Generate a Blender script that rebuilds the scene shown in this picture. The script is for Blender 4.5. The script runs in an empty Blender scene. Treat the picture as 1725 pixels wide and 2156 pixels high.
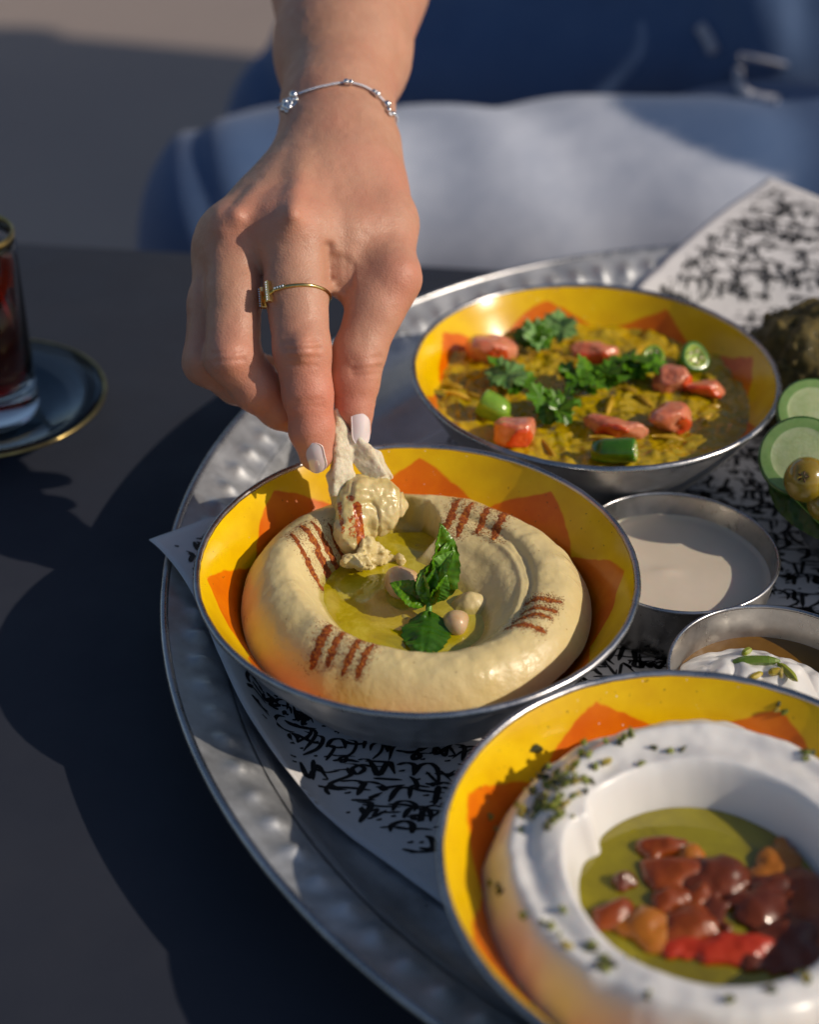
import bpy, math, random
import numpy as np
from mathutils import Vector, Matrix
rnd = random.Random(7)
SC = bpy.context.scene
COL = SC.collection
# ------------------------------------------------------------------ camera
CAM = np.array([0.0, 0.0, 0.3922])
PITCH, ROLL, FPX = 0.6158, 0.0143, 3266.0
cp, sp = math.cos(PITCH), math.sin(PITCH)
FWD = np.array([0, cp, -sp]); R0 = np.array([1.0, 0, 0]); U0 = np.cross(R0, FWD)
RGT = math.cos(ROLL) * R0 + math.sin(ROLL) * U0
UPV = -math.sin(ROLL) * R0 + math.cos(ROLL) * U0
cd = bpy.data.cameras.new("camera"); cam = bpy.data.objects.new("camera", cd); COL.objects.link(cam)
M = Matrix.Identity(4)
for i in range(3):
    M[i][0], M[i][1], M[i][2], M[i][3] = RGT[i], UPV[i], -FWD[i], CAM[i]
cam.matrix_world = M
cd.sensor_fit = 'VERTICAL'; cd.sensor_height = 36.0; cd.lens = 54.53
cd.clip_start = 0.02; cd.clip_end = 200
cd.dof.use_dof = True; cd.dof.focus_distance = 0.568; cd.dof.aperture_fstop = 5.6; cd.dof.aperture_blades = 0
SC.camera = cam
# ------------------------------------------------------------------ light
SUN = np.array([0.82, -0.197, 0.537]); SUN /= np.linalg.norm(SUN)
w = bpy.data.worlds.new("World"); SC.world = w; w.use_nodes = True
nt = w.node_tree; bg = nt.nodes['Background']; sky = nt.nodes.new('ShaderNodeTexSky')
sky.sky_type = 'NISHITA'; sky.sun_disc = False
sky.sun_elevation = math.asin(SUN[2]); sky.sun_rotation = math.atan2(SUN[0], SUN[1])
nt.links.new(sky.outputs[0], bg.inputs[0]); bg.inputs[1].default_value = 0.075
ld = bpy.data.lights.new("sun", 'SUN'); ld.energy = 3.1; ld.angle = math.radians(0.55); ld.color = (1.0, 0.865, 0.70)
lo = bpy.data.objects.new("sun", ld); COL.objects.link(lo)
lo.rotation_euler = Vector(SUN).to_track_quat('Z', 'Y').to_euler()
SC.view_settings.view_transform = 'Standard'; SC.view_settings.look = 'None'
SC.view_settings.exposure = 0.0; SC.view_settings.gamma = 1.0; SC.view_settings.use_curve_mapping = False
SC.render.engine = 'CYCLES'
SC.cycles.use_denoising = True; SC.cycles.max_bounces = 8; SC.cycles.caustics_refractive = True
SC.cycles.sample_clamp_indirect = 4.0

# ------------------------------------------------------------------ numeric helpers
def P(px, py, d):                       # a point seen at (px,py) of the 1725 px wide photograph, d metres away
    return CAM + d * (FWD + RGT * ((px - 862.5) / FPX) - UPV * ((py - 1078.0) / FPX))
def G(px, py, z):                       # the same on the horizontal plane at height z
    v = FWD + RGT * ((px - 862.5) / FPX) - UPV * ((py - 1078.0) / FPX)
    return CAM + v * ((z - CAM[2]) / v[2])
def sstep(a, b, x):
    t = np.clip((x - a) / (b - a), 0, 1); return t * t * (3 - 2 * t)
def _hash(i, j, k, s):
    n = (i * 374761393 + j * 668265263 + k * 2147483647 + s * 1274126177) & 0xffffffff
    n = ((n ^ (n >> 13)) * 1274126177) & 0xffffffff
    n = ((n ^ (n >> 16)) * 2246822519) & 0xffffffff
    return ((n ^ (n >> 15)) & 0xffffff) / float(0xffffff)
def vnoise(p, s=0):
    p = np.asarray(p, dtype=np.float64); f = np.floor(p); i = f.astype(np.int64); t = p - f
    t = t * t * (3 - 2 * t); out = 0
    for a in (0, 1):
        for b in (0, 1):
            for c in (0, 1):
                wgt = (t[..., 0] if a else 1 - t[..., 0]) * (t[..., 1] if b else 1 - t[..., 1]) * (t[..., 2] if c else 1 - t[..., 2])
                out = out + wgt * _hash(i[..., 0] + a, i[..., 1] + b, i[..., 2] + c, s)
    return out * 2 - 1
def fbm(p, octv=3, s=0):
    a, r, tot = 1.0, 0, 0
    for o in range(octv):
        r = r + a * vnoise(np.asarray(p) * (2.03 ** o) + o * 7.7, s + o); tot += a; a *= 0.5
    return r / tot
def xy3(x, y, sc, z=0.0):
    x = np.asarray(x, float); y = np.asarray(y, float)
    return np.stack([x * sc, y * sc, np.full_like(x, z) + 0 * x], -1)
def N(v):
    v = np.asarray(v, float); return v / (np.linalg.norm(v) + 1e-12)

# ------------------------------------------------------------------ object helpers
def mesh_obj(name, V, F, mat, parent=None, smooth=True, attrs=None, loc=None):
    V = np.asarray(V, dtype=np.float64).reshape(-1, 3)
    if parent is not None:
        pw = parent.get('_o'); off = np.array(pw) if pw else np.zeros(3)
    else:
        off = np.asarray(loc, float) if loc is not None else V.mean(0)
    me = bpy.data.meshes.new(name)
    if isinstance(F, np.ndarray):
        n, k = F.shape
        me.vertices.add(len(V)); me.vertices.foreach_set('co', (V - off).astype(np.float32).ravel())
        me.loops.add(n * k); me.loops.foreach_set('vertex_index', F.astype(np.int32).ravel())
        me.polygons.add(n); me.polygons.foreach_set('loop_start', np.arange(0, n * k, k, dtype=np.int32))
        me.update(calc_edges=True)
    else:
        me.from_pydata([tuple(v) for v in (V - off)], [], F); me.update()
    me.validate()
    if smooth: me.polygons.foreach_set('use_smooth', np.ones(len(me.polygons), dtype=bool))
    if attrs:
        for k, a in attrs.items():
            at = me.attributes.new(k, 'FLOAT', 'POINT'); at.data.foreach_set('value', np.asarray(a, np.float32).ravel())
    for m in (mat if isinstance(mat, (list, tuple)) else [mat]): me.materials.append(m)
    o = bpy.data.objects.new(name, me); COL.objects.link(o)
    if parent is not None:
        o.parent = parent; o['_o'] = tuple(float(q) for q in off)
    else:
        o.location = tuple(off); o['_o'] = tuple(float(q) for q in off)
    return o
def thing(name, label, cat, loc=(0, 0, 0), group=None):
    o = bpy.data.objects.new(name, None); COL.objects.link(o); o.location = tuple(loc)
    o['_o'] = tuple(float(q) for q in loc); tag(o, label, cat, group); o.empty_display_size = 0.01
    return o
def tag(o, label=None, cat=None, group=None, kind=None):
    if label: o['label'] = label
    if cat: o['category'] = cat
    if group: o['group'] = group
    if kind: o['kind'] = kind
    return o
def grid_faces(nu, nv, closed_u=False, closed_v=False):
    U = nu if closed_u else nu - 1; W = nv if closed_v else nv - 1
    i, j = np.meshgrid(np.arange(U), np.arange(W), indexing='ij'); i = i.ravel(); j = j.ravel()
    i2 = (i + 1) % nu; j2 = (j + 1) % nv
    return np.stack([i * nv + j, i2 * nv + j, i2 * nv + j2, i * nv + j2], -1)
def lathe(name, prof, c, mat, parent=None, seg=128, closed=False, fn=None, **k):
    prof = np.asarray(prof, float); th = np.linspace(0, 2 * np.pi, seg, endpoint=False)
    r = prof[None, :, 0] * np.ones((seg, 1)); z = prof[None, :, 1] * np.ones((seg, 1)); T = th[:, None] * np.ones_like(r)
    if fn: r, z = fn(r, z, T)
    V = np.stack([c[0] + r * np.cos(T), c[1] + r * np.sin(T), c[2] + z], -1).reshape(-1, 3)
    return mesh_obj(name, V, grid_faces(seg, len(prof), True, closed), mat, parent, **k)
def spline(pts, n):
    pts = np.asarray(pts, float); m = len(pts); out = []
    ext = np.vstack([2 * pts[0] - pts[1], pts, 2 * pts[-1] - pts[-2]])
    for q in np.linspace(0, m - 1 - 1e-9, n):
        i = int(q); t = q - i; a, b, c, d = ext[i:i + 4]
        out.append(0.5 * ((2 * b) + (-a + c) * t + (2 * a - 5 * b + 4 * c - d) * t * t + (-a + 3 * b - 3 * c + d) * t ** 3))
    return np.array(out)
def tube(name, pts, rad, mat, parent=None, seg=10, closed=False, **k):
    V, F = tube_vf(pts, rad, seg, closed); return mesh_obj(name, V, F, mat, parent, **k)
def tube_vf(pts, rad, seg=10, closed=False):
    pts = np.asarray(pts, float); n = len(pts); rad = np.ones(n) * rad
    T = np.roll(pts, -1, 0) - np.roll(pts, 1, 0)
    if not closed: T[0] = pts[1] - pts[0]; T[-1] = pts[-1] - pts[-2]
    T /= np.linalg.norm(T, axis=1)[:, None] + 1e-12
    ref = np.array([0.13, 0.21, 0.97]); V = []
    u = N(np.cross(T[0], ref))
    for i in range(n):
        u = N(u - T[i] * (u @ T[i])); v = np.cross(T[i], u)
        a = np.linspace(0, 2 * np.pi, seg, endpoint=False)
        V.append(pts[i] + rad[i] * (np.cos(a)[:, None] * u + np.sin(a)[:, None] * v))
    V = np.array(V).reshape(-1, 3); F = grid_faces(n, seg, closed, True)
    if not closed:
        b = len(V); V = np.vstack([V, pts[0], pts[-1]])
        j = np.arange(seg); j2 = (j + 1) % seg
        F = np.vstack([F, np.stack([np.full(seg, b), j2, j, j], -1), np.stack([np.full(seg, b + 1), (n - 1) * seg + j, (n - 1) * seg + j2, (n - 1) * seg + j2], -1)])
        F = [tuple(dict.fromkeys(int(q) for q in f)) for f in F]
    return V, F
def join(parts):
    V, F, b = [], [], 0
    for v, f in parts:
        V.append(np.asarray(v)); F += [tuple(int(q) + b for q in g) for g in f]; b += len(v)
    return np.vstack(V), F
# signed distance -> mesh (surface nets)
def sd_mesh(fn, lo_, hi_, h):
    lo_ = np.asarray(lo_, float); hi_ = np.asarray(hi_, float); C = 4
    nc = np.ceil((hi_ - lo_) / (h * C)).astype(int) + 1; n = nc * C
    g = [lo_[a] + (np.arange(nc[a]) + 0.5) * h * C - h * 0.5 for a in range(3)]
    X = np.stack(np.meshgrid(*g, indexing='ij'), -1)
    Vc = fn(X.reshape(-1, 3)).reshape(X.shape[:3])
    band = np.abs(Vc) < h * C * 1.9
    D = np.repeat(np.repeat(np.repeat(np.where(Vc < 0, -1.0, 1.0), C, 0), C, 1), C, 2)
    mk = np.repeat(np.repeat(np.repeat(band, C, 0), C, 1), C, 2)
    idx = np.argwhere(mk); pts = lo_ + idx * h
    vals = np.concatenate([fn(q) for q in np.array_split(pts, max(1, len(pts) // 400000))])
    D[mk] = vals
    ins = D < 0
    cnt = np.zeros(tuple(n - 1), np.uint8)
    for a in (0, 1):
        for b in (0, 1):
            for c in (0, 1):
                cnt += ins[a:n[0] - 1 + a, b:n[1] - 1 + b, c:n[2] - 1 + c]
    act = (cnt > 0) & (cnt < 8); cells = np.argwhere(act)
    vid = -np.ones(act.shape, np.int64); vid[act] = np.arange(len(cells))
    acc = np.zeros((len(cells), 3)); num = np.zeros(len(cells))
    cor = [(a, b, c) for a in (0, 1) for b in (0, 1) for c in (0, 1)]
    for p in cor:
        for ax in range(3):
            if p[ax] == 0:
                q = list(p); q[ax] = 1
                va = D[cells[:, 0] + p[0], cells[:, 1] + p[1], cells[:, 2] + p[2]]
                vb = D[cells[:, 0] + q[0], cells[:, 1] + q[1], cells[:, 2] + q[2]]
                s = (va < 0) != (vb < 0); t = np.where(s, va / np.where(s, va - vb, 1), 0)
                e = np.zeros((len(cells), 3)) + np.array(p); e[:, ax] += t
                acc[s] += e[s]; num[s] += 1
    V = lo_ + (cells + acc / num[:, None]) * h
    F = []
    for ax in range(3):
        o1, o2 = (ax + 1) % 3, (ax + 2) % 3
        sl_a = [slice(1, -1)] * 3; sl_b = [slice(1, -1)] * 3
        sl_a[ax] = slice(0, -1); sl_b[ax] = slice(1, None)
        A = ins[tuple(sl_a)]; B = ins[tuple(sl_b)]
        for flip, mm in ((0, A & ~B), (1, ~A & B)):
            e = np.argwhere(mm); off = np.ones(3, int); off[ax] = 0; e = e + off
            def cc(d1, d2):
                q = e.copy(); q[:, o1] -= d1; q[:, o2] -= d2; return vid[q[:, 0], q[:, 1], q[:, 2]]
            f = np.stack([cc(0, 0), cc(1, 0), cc(1, 1), cc(0, 1)], -1)
            F.append(f[:, ::-1] if flip else f)
    F = np.vstack(F); F = F[(F >= 0).all(1)]
    ep = h * 0.5
    for _ in range(2):
        d = fn(V); gr = np.stack([fn(V + np.eye(3)[a] * ep) - fn(V - np.eye(3)[a] * ep) for a in range(3)], -1) / (2 * ep)
        V = V - np.clip(d / np.maximum((gr ** 2).sum(1), 0.2), -h, h)[:, None] * gr
    return V, F
def smin(a, b, k):
    hh = np.clip(0.5 + 0.5 * (b - a) / k, 0, 1); return b + (a - b) * hh - k * hh * (1 - hh)
def smax(a, b, k): return -smin(-a, -b, k)
def cone(p, a, b, ra, rb):
    a = np.asarray(a); b = np.asarray(b); ab = b - a
    t = np.clip(((p - a) @ ab) / (ab @ ab), 0, 1)
    return np.linalg.norm(p - a - t[:, None] * ab, axis=1) - (ra + (rb - ra) * t)
def ball(p, c, r): return np.linalg.norm(p - np.asarray(c), axis=1) - r
def ellip(p, c, A, r):                  # A: rows = axes
    q = (p - np.asarray(c)) @ np.asarray(A).T / np.asarray(r); k = np.linalg.norm(q, axis=1)
    return (k - 1) * min(r) * np.clip(k, 0.3, 1.0)
def box(p, c, A, hx, rr):
    q = np.abs((p - np.asarray(c)) @ np.asarray(A).T) - (np.asarray(hx) - rr)
    return np.linalg.norm(np.maximum(q, 0), axis=1) + np.minimum(q.max(1), 0) - rr

# ------------------------------------------------------------------ materials
class Mat:
    def __init__(s, name, base=(0.5, 0.5, 0.5), rough=0.5, metal=0.0, **k):
        s.m = bpy.data.materials.new(name); s.m.use_nodes = True; s.t = s.m.node_tree; s.n = s.t.nodes
        s.b = s.n['Principled BSDF']; s.set('Base Color', base); s.set('Roughness', rough); s.set('Metallic', metal)
        for q, v in k.items(): s.set(q.replace('_', ' '), v)
        s.co = None
    def set(s, k, v):
        i = s.b.inputs[k]; i.default_value = (*v, 1.0) if isinstance(v, tuple) and len(v) == 3 and i.type == 'RGBA' else v
    def link(s, a, k): s.t.links.new(a, s.b.inputs[k] if isinstance(k, str) else k)
    def coord(s):
        if s.co is None: s.co = s.n.new('ShaderNodeTexCoord').outputs['Object']
        return s.co
    def noise(s, scale, detail=4, rough=0.6, dist=0.0, vec=None):
        q = s.n.new('ShaderNodeTexNoise'); q.inputs['Scale'].default_value = scale; q.inputs['Detail'].default_value = detail
        q.inputs['Roughness'].default_value = rough; q.inputs['Distortion'].default_value = dist
        s.t.links.new(vec or s.coord(), q.inputs['Vector']); return q.outputs['Fac']
    def voro(s, scale, feat='F1', out='Distance'):
        q = s.n.new('ShaderNodeTexVoronoi'); q.feature = feat; q.inputs['Scale'].default_value = scale
        s.t.links.new(s.coord(), q.inputs['Vector']); return q.outputs[out]
    def ramp(s, fac, stops, interp='LINEAR'):
        q = s.n.new('ShaderNodeValToRGB'); q.color_ramp.interpolation = interp; e = q.color_ramp.elements
        while len(e) < len(stops): e.new(0.5)
        for i, (p_, c) in enumerate(stops):
            e[i].position = p_; e[i].color = (*c, 1) if isinstance(c, tuple) else (c, c, c, 1)
        s.t.links.new(fac, q.inputs[0]); return q.outputs[0]
    def mix(s, fac, a, b, mode='MIX'):
        q = s.n.new('ShaderNodeMix'); q.data_type = 'RGBA'; q.blend_type = mode
        for i, v in ((0, fac), (6, a), (7, b)):
            if isinstance(v, (tuple, float, int)): q.inputs[i].default_value = (*v, 1) if isinstance(v, tuple) else v
            else: s.t.links.new(v, q.inputs[i])
        return q.outputs[2]
    def attr(s, name):
        q = s.n.new('ShaderNodeAttribute'); q.attribute_name = name; return q.outputs['Fac']
    def math(s, op, a, b=0.0):
        q = s.n.new('ShaderNodeMath'); q.operation = op
        for i, v in ((0, a), (1, b)):
            if isinstance(v, (float, int)): q.inputs[i].default_value = v
            else: s.t.links.new(v, q.inputs[i])
        return q.outputs[0]
    def bump(s, h, strength=0.3, dist=0.001):
        q = s.n.new('ShaderNodeBump'); q.inputs['Strength'].default_value = strength; q.inputs['Distance'].default_value = dist
        s.t.links.new(h, q.inputs['Height'])
        if s.b.inputs['Normal'].is_linked: s.t.links.new(s.b.inputs['Normal'].links[0].from_socket, q.inputs['Normal'])
        s.link(q.outputs[0], 'Normal'); return s

def mk_metal(name, c, r, met=1.0, bumpd=0.0003):
    m = Mat(name, c, r, met)
    n1 = m.noise(55, 5, 0.65); n2 = m.noise(420, 3, 0.7)
    m.link(m.ramp(n1, [(0.3, tuple(q * 0.62 for q in c)), (0.7, c)]), 'Base Color')
    m.link(m.math('ADD', m.math('MULTIPLY', n2, 0.25), m.math('MULTIPLY_ADD' if False else 'MULTIPLY', n1, r * 1.1)), 'Roughness')
    m.bump(n2, 0.25, bumpd * 0.5); m.bump(n1, 0.25, bumpd); return m.m
M_ALU = mk_metal('scuffed_aluminium', (0.62, 0.62, 0.63), 0.5, .8)
M_TRAY = mk_metal('beaten_aluminium', (0.62, 0.64, 0.67), 0.60, .68, bumpd=0.0003)
M_RIM = mk_metal('worn_steel_rim', (0.52, 0.52, 0.54), 0.30)
M_CUP = mk_metal('brushed_steel', (0.58, 0.56, 0.53), 0.36)

def mk_enamel(name, rot, seed):
    m = Mat(name, (0.8, 0.5, 0.0), 0.22)
    m.set('Coat Weight', 0.12); m.set('Coat Roughness', 0.08); m.set('Specular IOR Level', 0.3)
    sep = m.n.new('ShaderNodeSeparateXYZ'); m.t.links.new(m.coord(), sep.inputs[0])
    x, y = sep.outputs[0], sep.outputs[1]
    wob = m.math('MULTIPLY', m.math('SUBTRACT', m.noise(38 + seed, 3, 0.55), 0.5), 0.006)
    r = m.math('ADD', m.math('SQRT', m.math('ADD', m.math('MULTIPLY', x, x), m.math('MULTIPLY', y, y))), wob)
    a = m.math('ADD', m.math('ARCTAN2', y, x), -rot)
    a = m.math('ADD', a, m.math('MULTIPLY', m.math('SUBTRACT', m.noise(9 + seed, 1, 0.5), 0.5), 0.22))
    t = m.math('PINGPONG', a, math.pi / 8)          # 0 at a tip of the star, pi/8 at a valley
    t = m.math('POWER', m.math('DIVIDE', t, math.pi / 8), 1.0)
    bd = m.math('SUBTRACT', 0.0755, m.math('MULTIPLY', t, 0.0102))
    edge = m.math('MULTIPLY', m.math('SUBTRACT', bd, r), 1700.0)
    mask = m.ramp(m.math('ADD', edge, 0.5), [(0.0, 0.0), (1.0, 1.0)])
    spots = m.noise(70, 3, 0.6)
    yel = m.ramp(spots, [(0.3, (0.74, 0.43, 0.0)), (0.7, (0.86, 0.56, 0.0))])
    org = m.ramp(spots, [(0.3, (0.66, 0.12, 0.0)), (0.72, (0.80, 0.20, 0.0))])
    c = m.mix(mask, yel, org)
    ch = m.ramp(m.noise(520, 2, 0.5), [(0.735, 0.0), (0.76, 1.0)])
    chz = m.math('MULTIPLY', ch, m.ramp(m.noise(22, 2), [(0.5, 0.0), (0.6, 1.0)]))
    c = m.mix(chz, c, (0.75, 0.72, 0.62))
    dk = m.ramp(m.noise(600 + seed, 1, 0.5), [(0.755, 0.0), (0.775, 0.8)])
    c = m.mix(dk, c, (0.15, 0.06, 0.01))
    m.link(c, 'Base Color'); m.bump(m.noise(60, 3), 0.25, 0.0004); return m.m

# ------------------------------------------------------------------ table, ground
m = Mat('asphalt_floor', (0.2, 0.17, 0.15), 0.85)
m.link(m.ramp(m.noise(1.3, 5), [(0.3, (0.29, 0.235, 0.215)), (0.7, (0.33, 0.27, 0.24))]), 'Base Color'); m.bump(m.noise(60, 4), 0.4, 0.004)
tag(mesh_obj('ground', [(-40, -30, -0.74), (40, -30, -0.74), (40, 60, -0.74), (-40, 60, -0.74)], [(0, 1, 2, 3)], m.m, smooth=False), kind='structure')
m = Mat('dark_table_laminate', (0.028, 0.029, 0.036), 0.42)
m.link(m.ramp(m.noise(9, 6, 0.7), [(0.3, (0.027, 0.031, 0.045)), (0.7, (0.035, 0.039, 0.054))]), 'Base Color')
m.link(m.ramp(m.noise(30, 5), [(0.3, 0.5), (0.7, 0.7)]), 'Roughness'); m.set('Specular IOR Level', 0.2)
m.bump(m.noise(900, 2), 0.08, 0.0002); M_TAB = m.m
tb = thing('table', 'dark grey tabletop under the tray, glass and saucer', 'table', (0.1, 0.3, 0))
def slab(name, pts, z0, z1, mat, par, bev=0.002):
    n = len(pts); V = []
    c = np.mean(pts, 0)
    for z, k in ((z0, 0), (z1 - bev, 0), (z1, bev)):
        for q in pts: q = np.array(q); V.append((*(q + (c - q) / np.linalg.norm(c - q) * k), z))
    F = [tuple(range(n))[::-1], tuple(range(2 * n, 3 * n))]
    for l in (0, 1):
        for i in range(n): j = (i + 1) % n; F.append((l * n + i, l * n + j, (l + 1) * n + j, (l + 1) * n + i))
    return mesh_obj(name, V, F, mat, par, smooth=False)
e0, e1 = np.array([-0.2177, 0.8165]), np.array([0.032, 0.793]); ed = N(e1 - e0); en = np.array([-ed[1], ed[0]])
A_ = e0 - ed * 0.6; B_ = e1 + ed * 0.75
slab('tabletop', [A_ - en * 1.25, B_ - en * 1.25, B_, A_], -0.03, 0.0, M_TAB, tb)
slab('apron', [A_ - en * 1.20 + ed * .05, B_ - en * 1.20 - ed * .05, B_ - en * .05 - ed * .05, A_ - en * .05 + ed * .05], -0.08, -0.0305, M_TAB, tb)
for a, s in ((A_, 1), (B_, -1)):
    for k in (0.09, 1.14):
        q = a - en * k + ed * 0.09 * s
        slab('leg', [q + (-.025, -.025), q + (.025, -.025), q + (.025, .025), q + (-.025, .025)], -0.74, -0.081, M_TAB, tb)
# unseen wall added at the right only to throw shade over the pavement
m = Mat('shade_wall_render', (0.4, 0.35, 0.3), 0.9); m.link(m.ramp(m.noise(3, 5), [(0.3, (0.36, 0.32, 0.28)), (0.7, (0.44, 0.39, 0.34))]), 'Base Color')
wl = thing('added_shade_wall', 'added unseen low wall at the right that shades the pavement', 'wall', (1.5, 2.3, -0.74))
slab('wall', [(1.42, 1.55), (1.62, 1.55), (1.62, 2.83), (1.42, 2.83)], -0.74, 0.86, m.m, wl)
slab('shade_wall_coping', [(1.39, 1.52), (1.65, 1.52), (1.65, 2.86), (1.39, 2.86)], 0.861, 0.91, m.m, wl)

# ------------------------------------------------------------------ tray
TC = np.array([0.1874, 0.4858]); TR = 0.2823
TPR = np.array([(0.0, .0040), (.10, .0040), (.20, .0040), (.240, .0040), (.246, .0048), (.2515, .0085), (.2555, .0150), (.2580, .0185), (.2605, .0205)])
def tray_z(R):
    xs = np.array([0, .24, .246, .2515, .2555, .2605, .268, .279, .2823]); zs = np.array([.004, .004, .0048, .0085, .015, .0205, .0245, .0292, .0295])
    return np.interp(R, xs, zs)
tr = thing('serving_tray', 'large round hammered aluminium tray carrying all the bowls', 'tray', (TC[0], TC[1], 0))
lathe('tray_base', [(0, .0040), (.06, .0040), (.12, .0042), (.18, .0040), (.225, .0040), (.236, .0040), (.242, .0042), (.246, .0048), (.249, .0064), (.2515, .0085), (.2537, .0118), (.2555, .0150), (.2573, .0178), (.2597, .0200)], (*TC, 0), M_TRAY, tr, seg=256,
      fn=lambda r, z, t: (r, z + 0.00025 * vnoise(np.stack([r * 90 * np.cos(t), r * 90 * np.sin(t), 0 * r], -1), 5)))
rr = np.concatenate([np.linspace(.2597, .2765, 18), np.linspace(.2775, .2800, 4)])
def hammer(r, z, t):
    k = ((t * 120 / (2 * np.pi)) + 0.1) % 1.0 - 0.5
    ii = np.floor(t * 120 / (2 * np.pi) + 0.1)
    amp = 0.0026 * (0.75 + 0.35 * _hash(ii.astype(np.int64) % 120, ii.astype(np.int64) * 0, ii.astype(np.int64) * 0, 3))
    bumpv = np.exp(-((k * 1.0) ** 2) / 0.055 - ((r - .2675) / .0046) ** 2)
    nn = vnoise(np.stack([r * 300 * np.cos(t), r * 300 * np.sin(t), 0 * r], -1), 9)
    return r, z + amp * bumpv + 0.00012 * nn
lathe('hammered_rim', [(q, tray_z(q) - .0005) for q in rr], (*TC, 0), M_TRAY, tr, seg=1440, fn=hammer)
a = np.linspace(0, 2 * np.pi, 15, endpoint=True)
lathe('rolled_edge', [(.2807 + .0016 * math.cos(q), .0288 + .0016 * math.sin(q)) for q in a], (*TC, 0), M_RIM, tr, seg=256)
lathe('tray_underside', [(0, .0015), (.24, .0015), (.252, .004), (.262, .018), (.2798, .0272)], (*TC, 0), M_TRAY, tr, seg=192)

# ------------------------------------------------------------------ printed paper
PA, PB, PD = np.array([-.101, .484]), np.array([.200, .824]), np.array([.236, .186])
def paper_pt(u, v):
    u = np.asarray(u, float); v = np.asarray(v, float)
    n = np.array([-.66, -.75])
    q = PA + u[..., None] * (PB - PA) + v[..., None] * (PD - PA) + ((1 - u) ** 2 * 0.040 * sstep(0.0, .27, v) * (1 - sstep(.5, 1, v)))[..., None] * n
    R = np.hypot(q[..., 0] - TC[0], q[..., 1] - TC[1])
    z = np.where(R < .262, tray_z(R + .004) + .0012, np.interp(R, [.262, .270, .285, .31, .36], [.0240, .0290, .0335, .039, .0445]))
    z = z + 0.0010 * (1 + vnoise(xy3(q[..., 0], q[..., 1], 28), 4)) * sstep(.16, .25, R)
    return np.concatenate([q, z[..., None]], -1)
m = Mat('printed_paper', (0.66, 0.66, 0.68), 0.6); m.link(m.ramp(m.noise(14, 5), [(0.3, (0.66, 0.65, 0.66)), (0.7, (0.76, 0.75, 0.76))]), 'Base Color')
m.bump(m.noise(45, 4), 0.35, 0.001); M_PAP = m.m
nu, nv = 150, 150
U, W_ = np.meshgrid(np.linspace(0, 1, nu), np.linspace(0, 1, nv), indexing='ij')
top = paper_pt(U, W_).reshape(-1, 3); bot = top - (0, 0, .00025)
F = grid_faces(nu, nv)[:, ::-1]
V = np.vstack([top, bot]); Fb = F[:, ::-1] + nu * nv
i = np.arange(nu - 1); j = np.arange(nv - 1); L = []
for e in ((i * nv, (i + 1) * nv), ((i + 1) * nv + nv - 1, i * nv + nv - 1), ((j + 1), j), ((nu - 1) * nv + j, (nu - 1) * nv + j + 1)):
    L.append(np.stack([e[0], e[1], e[1] + nu * nv, e[0] + nu * nv], -1))
pt = mesh_obj('paper_liner', V, np.vstack([F, Fb] + L), M_PAP)
tag(pt, 'white paper sheet with black calligraphy print lining the tray under the bowls', 'paper')
GL = [[(0, 0), (.3, -.1), (.6, 0), (.65, .5)], [(0, .4), (.1, -.1), (.5, -.25), (.9, 0), (.95, .4)], [(0, 0), (.05, 1.0)], [(.1, .8), (0, 0), (.5, -.1)],
      [(0, 0), (.4, .05), (.8, 0), (1.0, .25), (.8, .4), (.65, .15), (1.0, 0), (1.4, 0)], [(.7, .5), (.2, .45), (.6, .2), (0, -.3), (.2, -.6), (.8, -.6)],
      [(0, .3), (.3, .1), (.25, -.3), (-.1, -.5)], [(0, 0), (.2, .35), (.4, 0), (.6, .35), (.8, 0), (1.3, -.05), (1.5, .2)], [(.3, .4), (.05, .3), (.1, .05), (.35, .1), (.35, .35), (.1, -.5)],
      [(-.2, .9), (.2, .5), (.25, 0), (-.1, -.1)], [(0, 0), (1.1, .02), (1.2, .9)], [(0, .15), (.9, -.1)], [(.2, .5), (.5, .7), (.2, .35)], [(0, 0), (.5, .6), (.55, -.1), (1.1, .5)]]
cal_V, cal_F = [], []
def stroke(pts, wd):
    # pts in metres on the sheet plane -> u,v
    n = max(6, int(len(pts) * 4)); s = spline(np.array(pts), n); d = np.gradient(s, axis=0); ln = np.linalg.norm(d, axis=1)[:, None] + 1e-9; d = d / ln
    ang = np.arctan2(d[:, 1], d[:, 0]); wdt = wd * (0.35 + 0.75 * np.abs(np.sin(ang - 0.9))) * np.interp(np.linspace(0, 1, n), [0, .12, .8, 1], [.45, 1, .9, .25])
    nn = np.stack([-d[:, 1], d[:, 0]], -1) * wdt[:, None] * .5
    SU, SV = .454, .448
    L_ = np.concatenate([s + nn, s - nn]) / np.array([SU, SV])
    if L_.min() < .012 or L_.max() > .988: return
    q = paper_pt(L_[:, 0], L_[:, 1]); q[:, 2] += .00022
    b = sum(len(v) for v in cal_V[-1:]) if False else stroke.n
    cal_V.append(q); stroke.n += len(q)
    for k in range(n - 1): cal_F.append((b + k, b + n + k, b + n + k + 1, b + k + 1))
stroke.n = 0
ca, sa = math.cos(0.97), math.sin(0.97)      # text rows lie at an angle to the sheet's edges
row = -0.45
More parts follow.
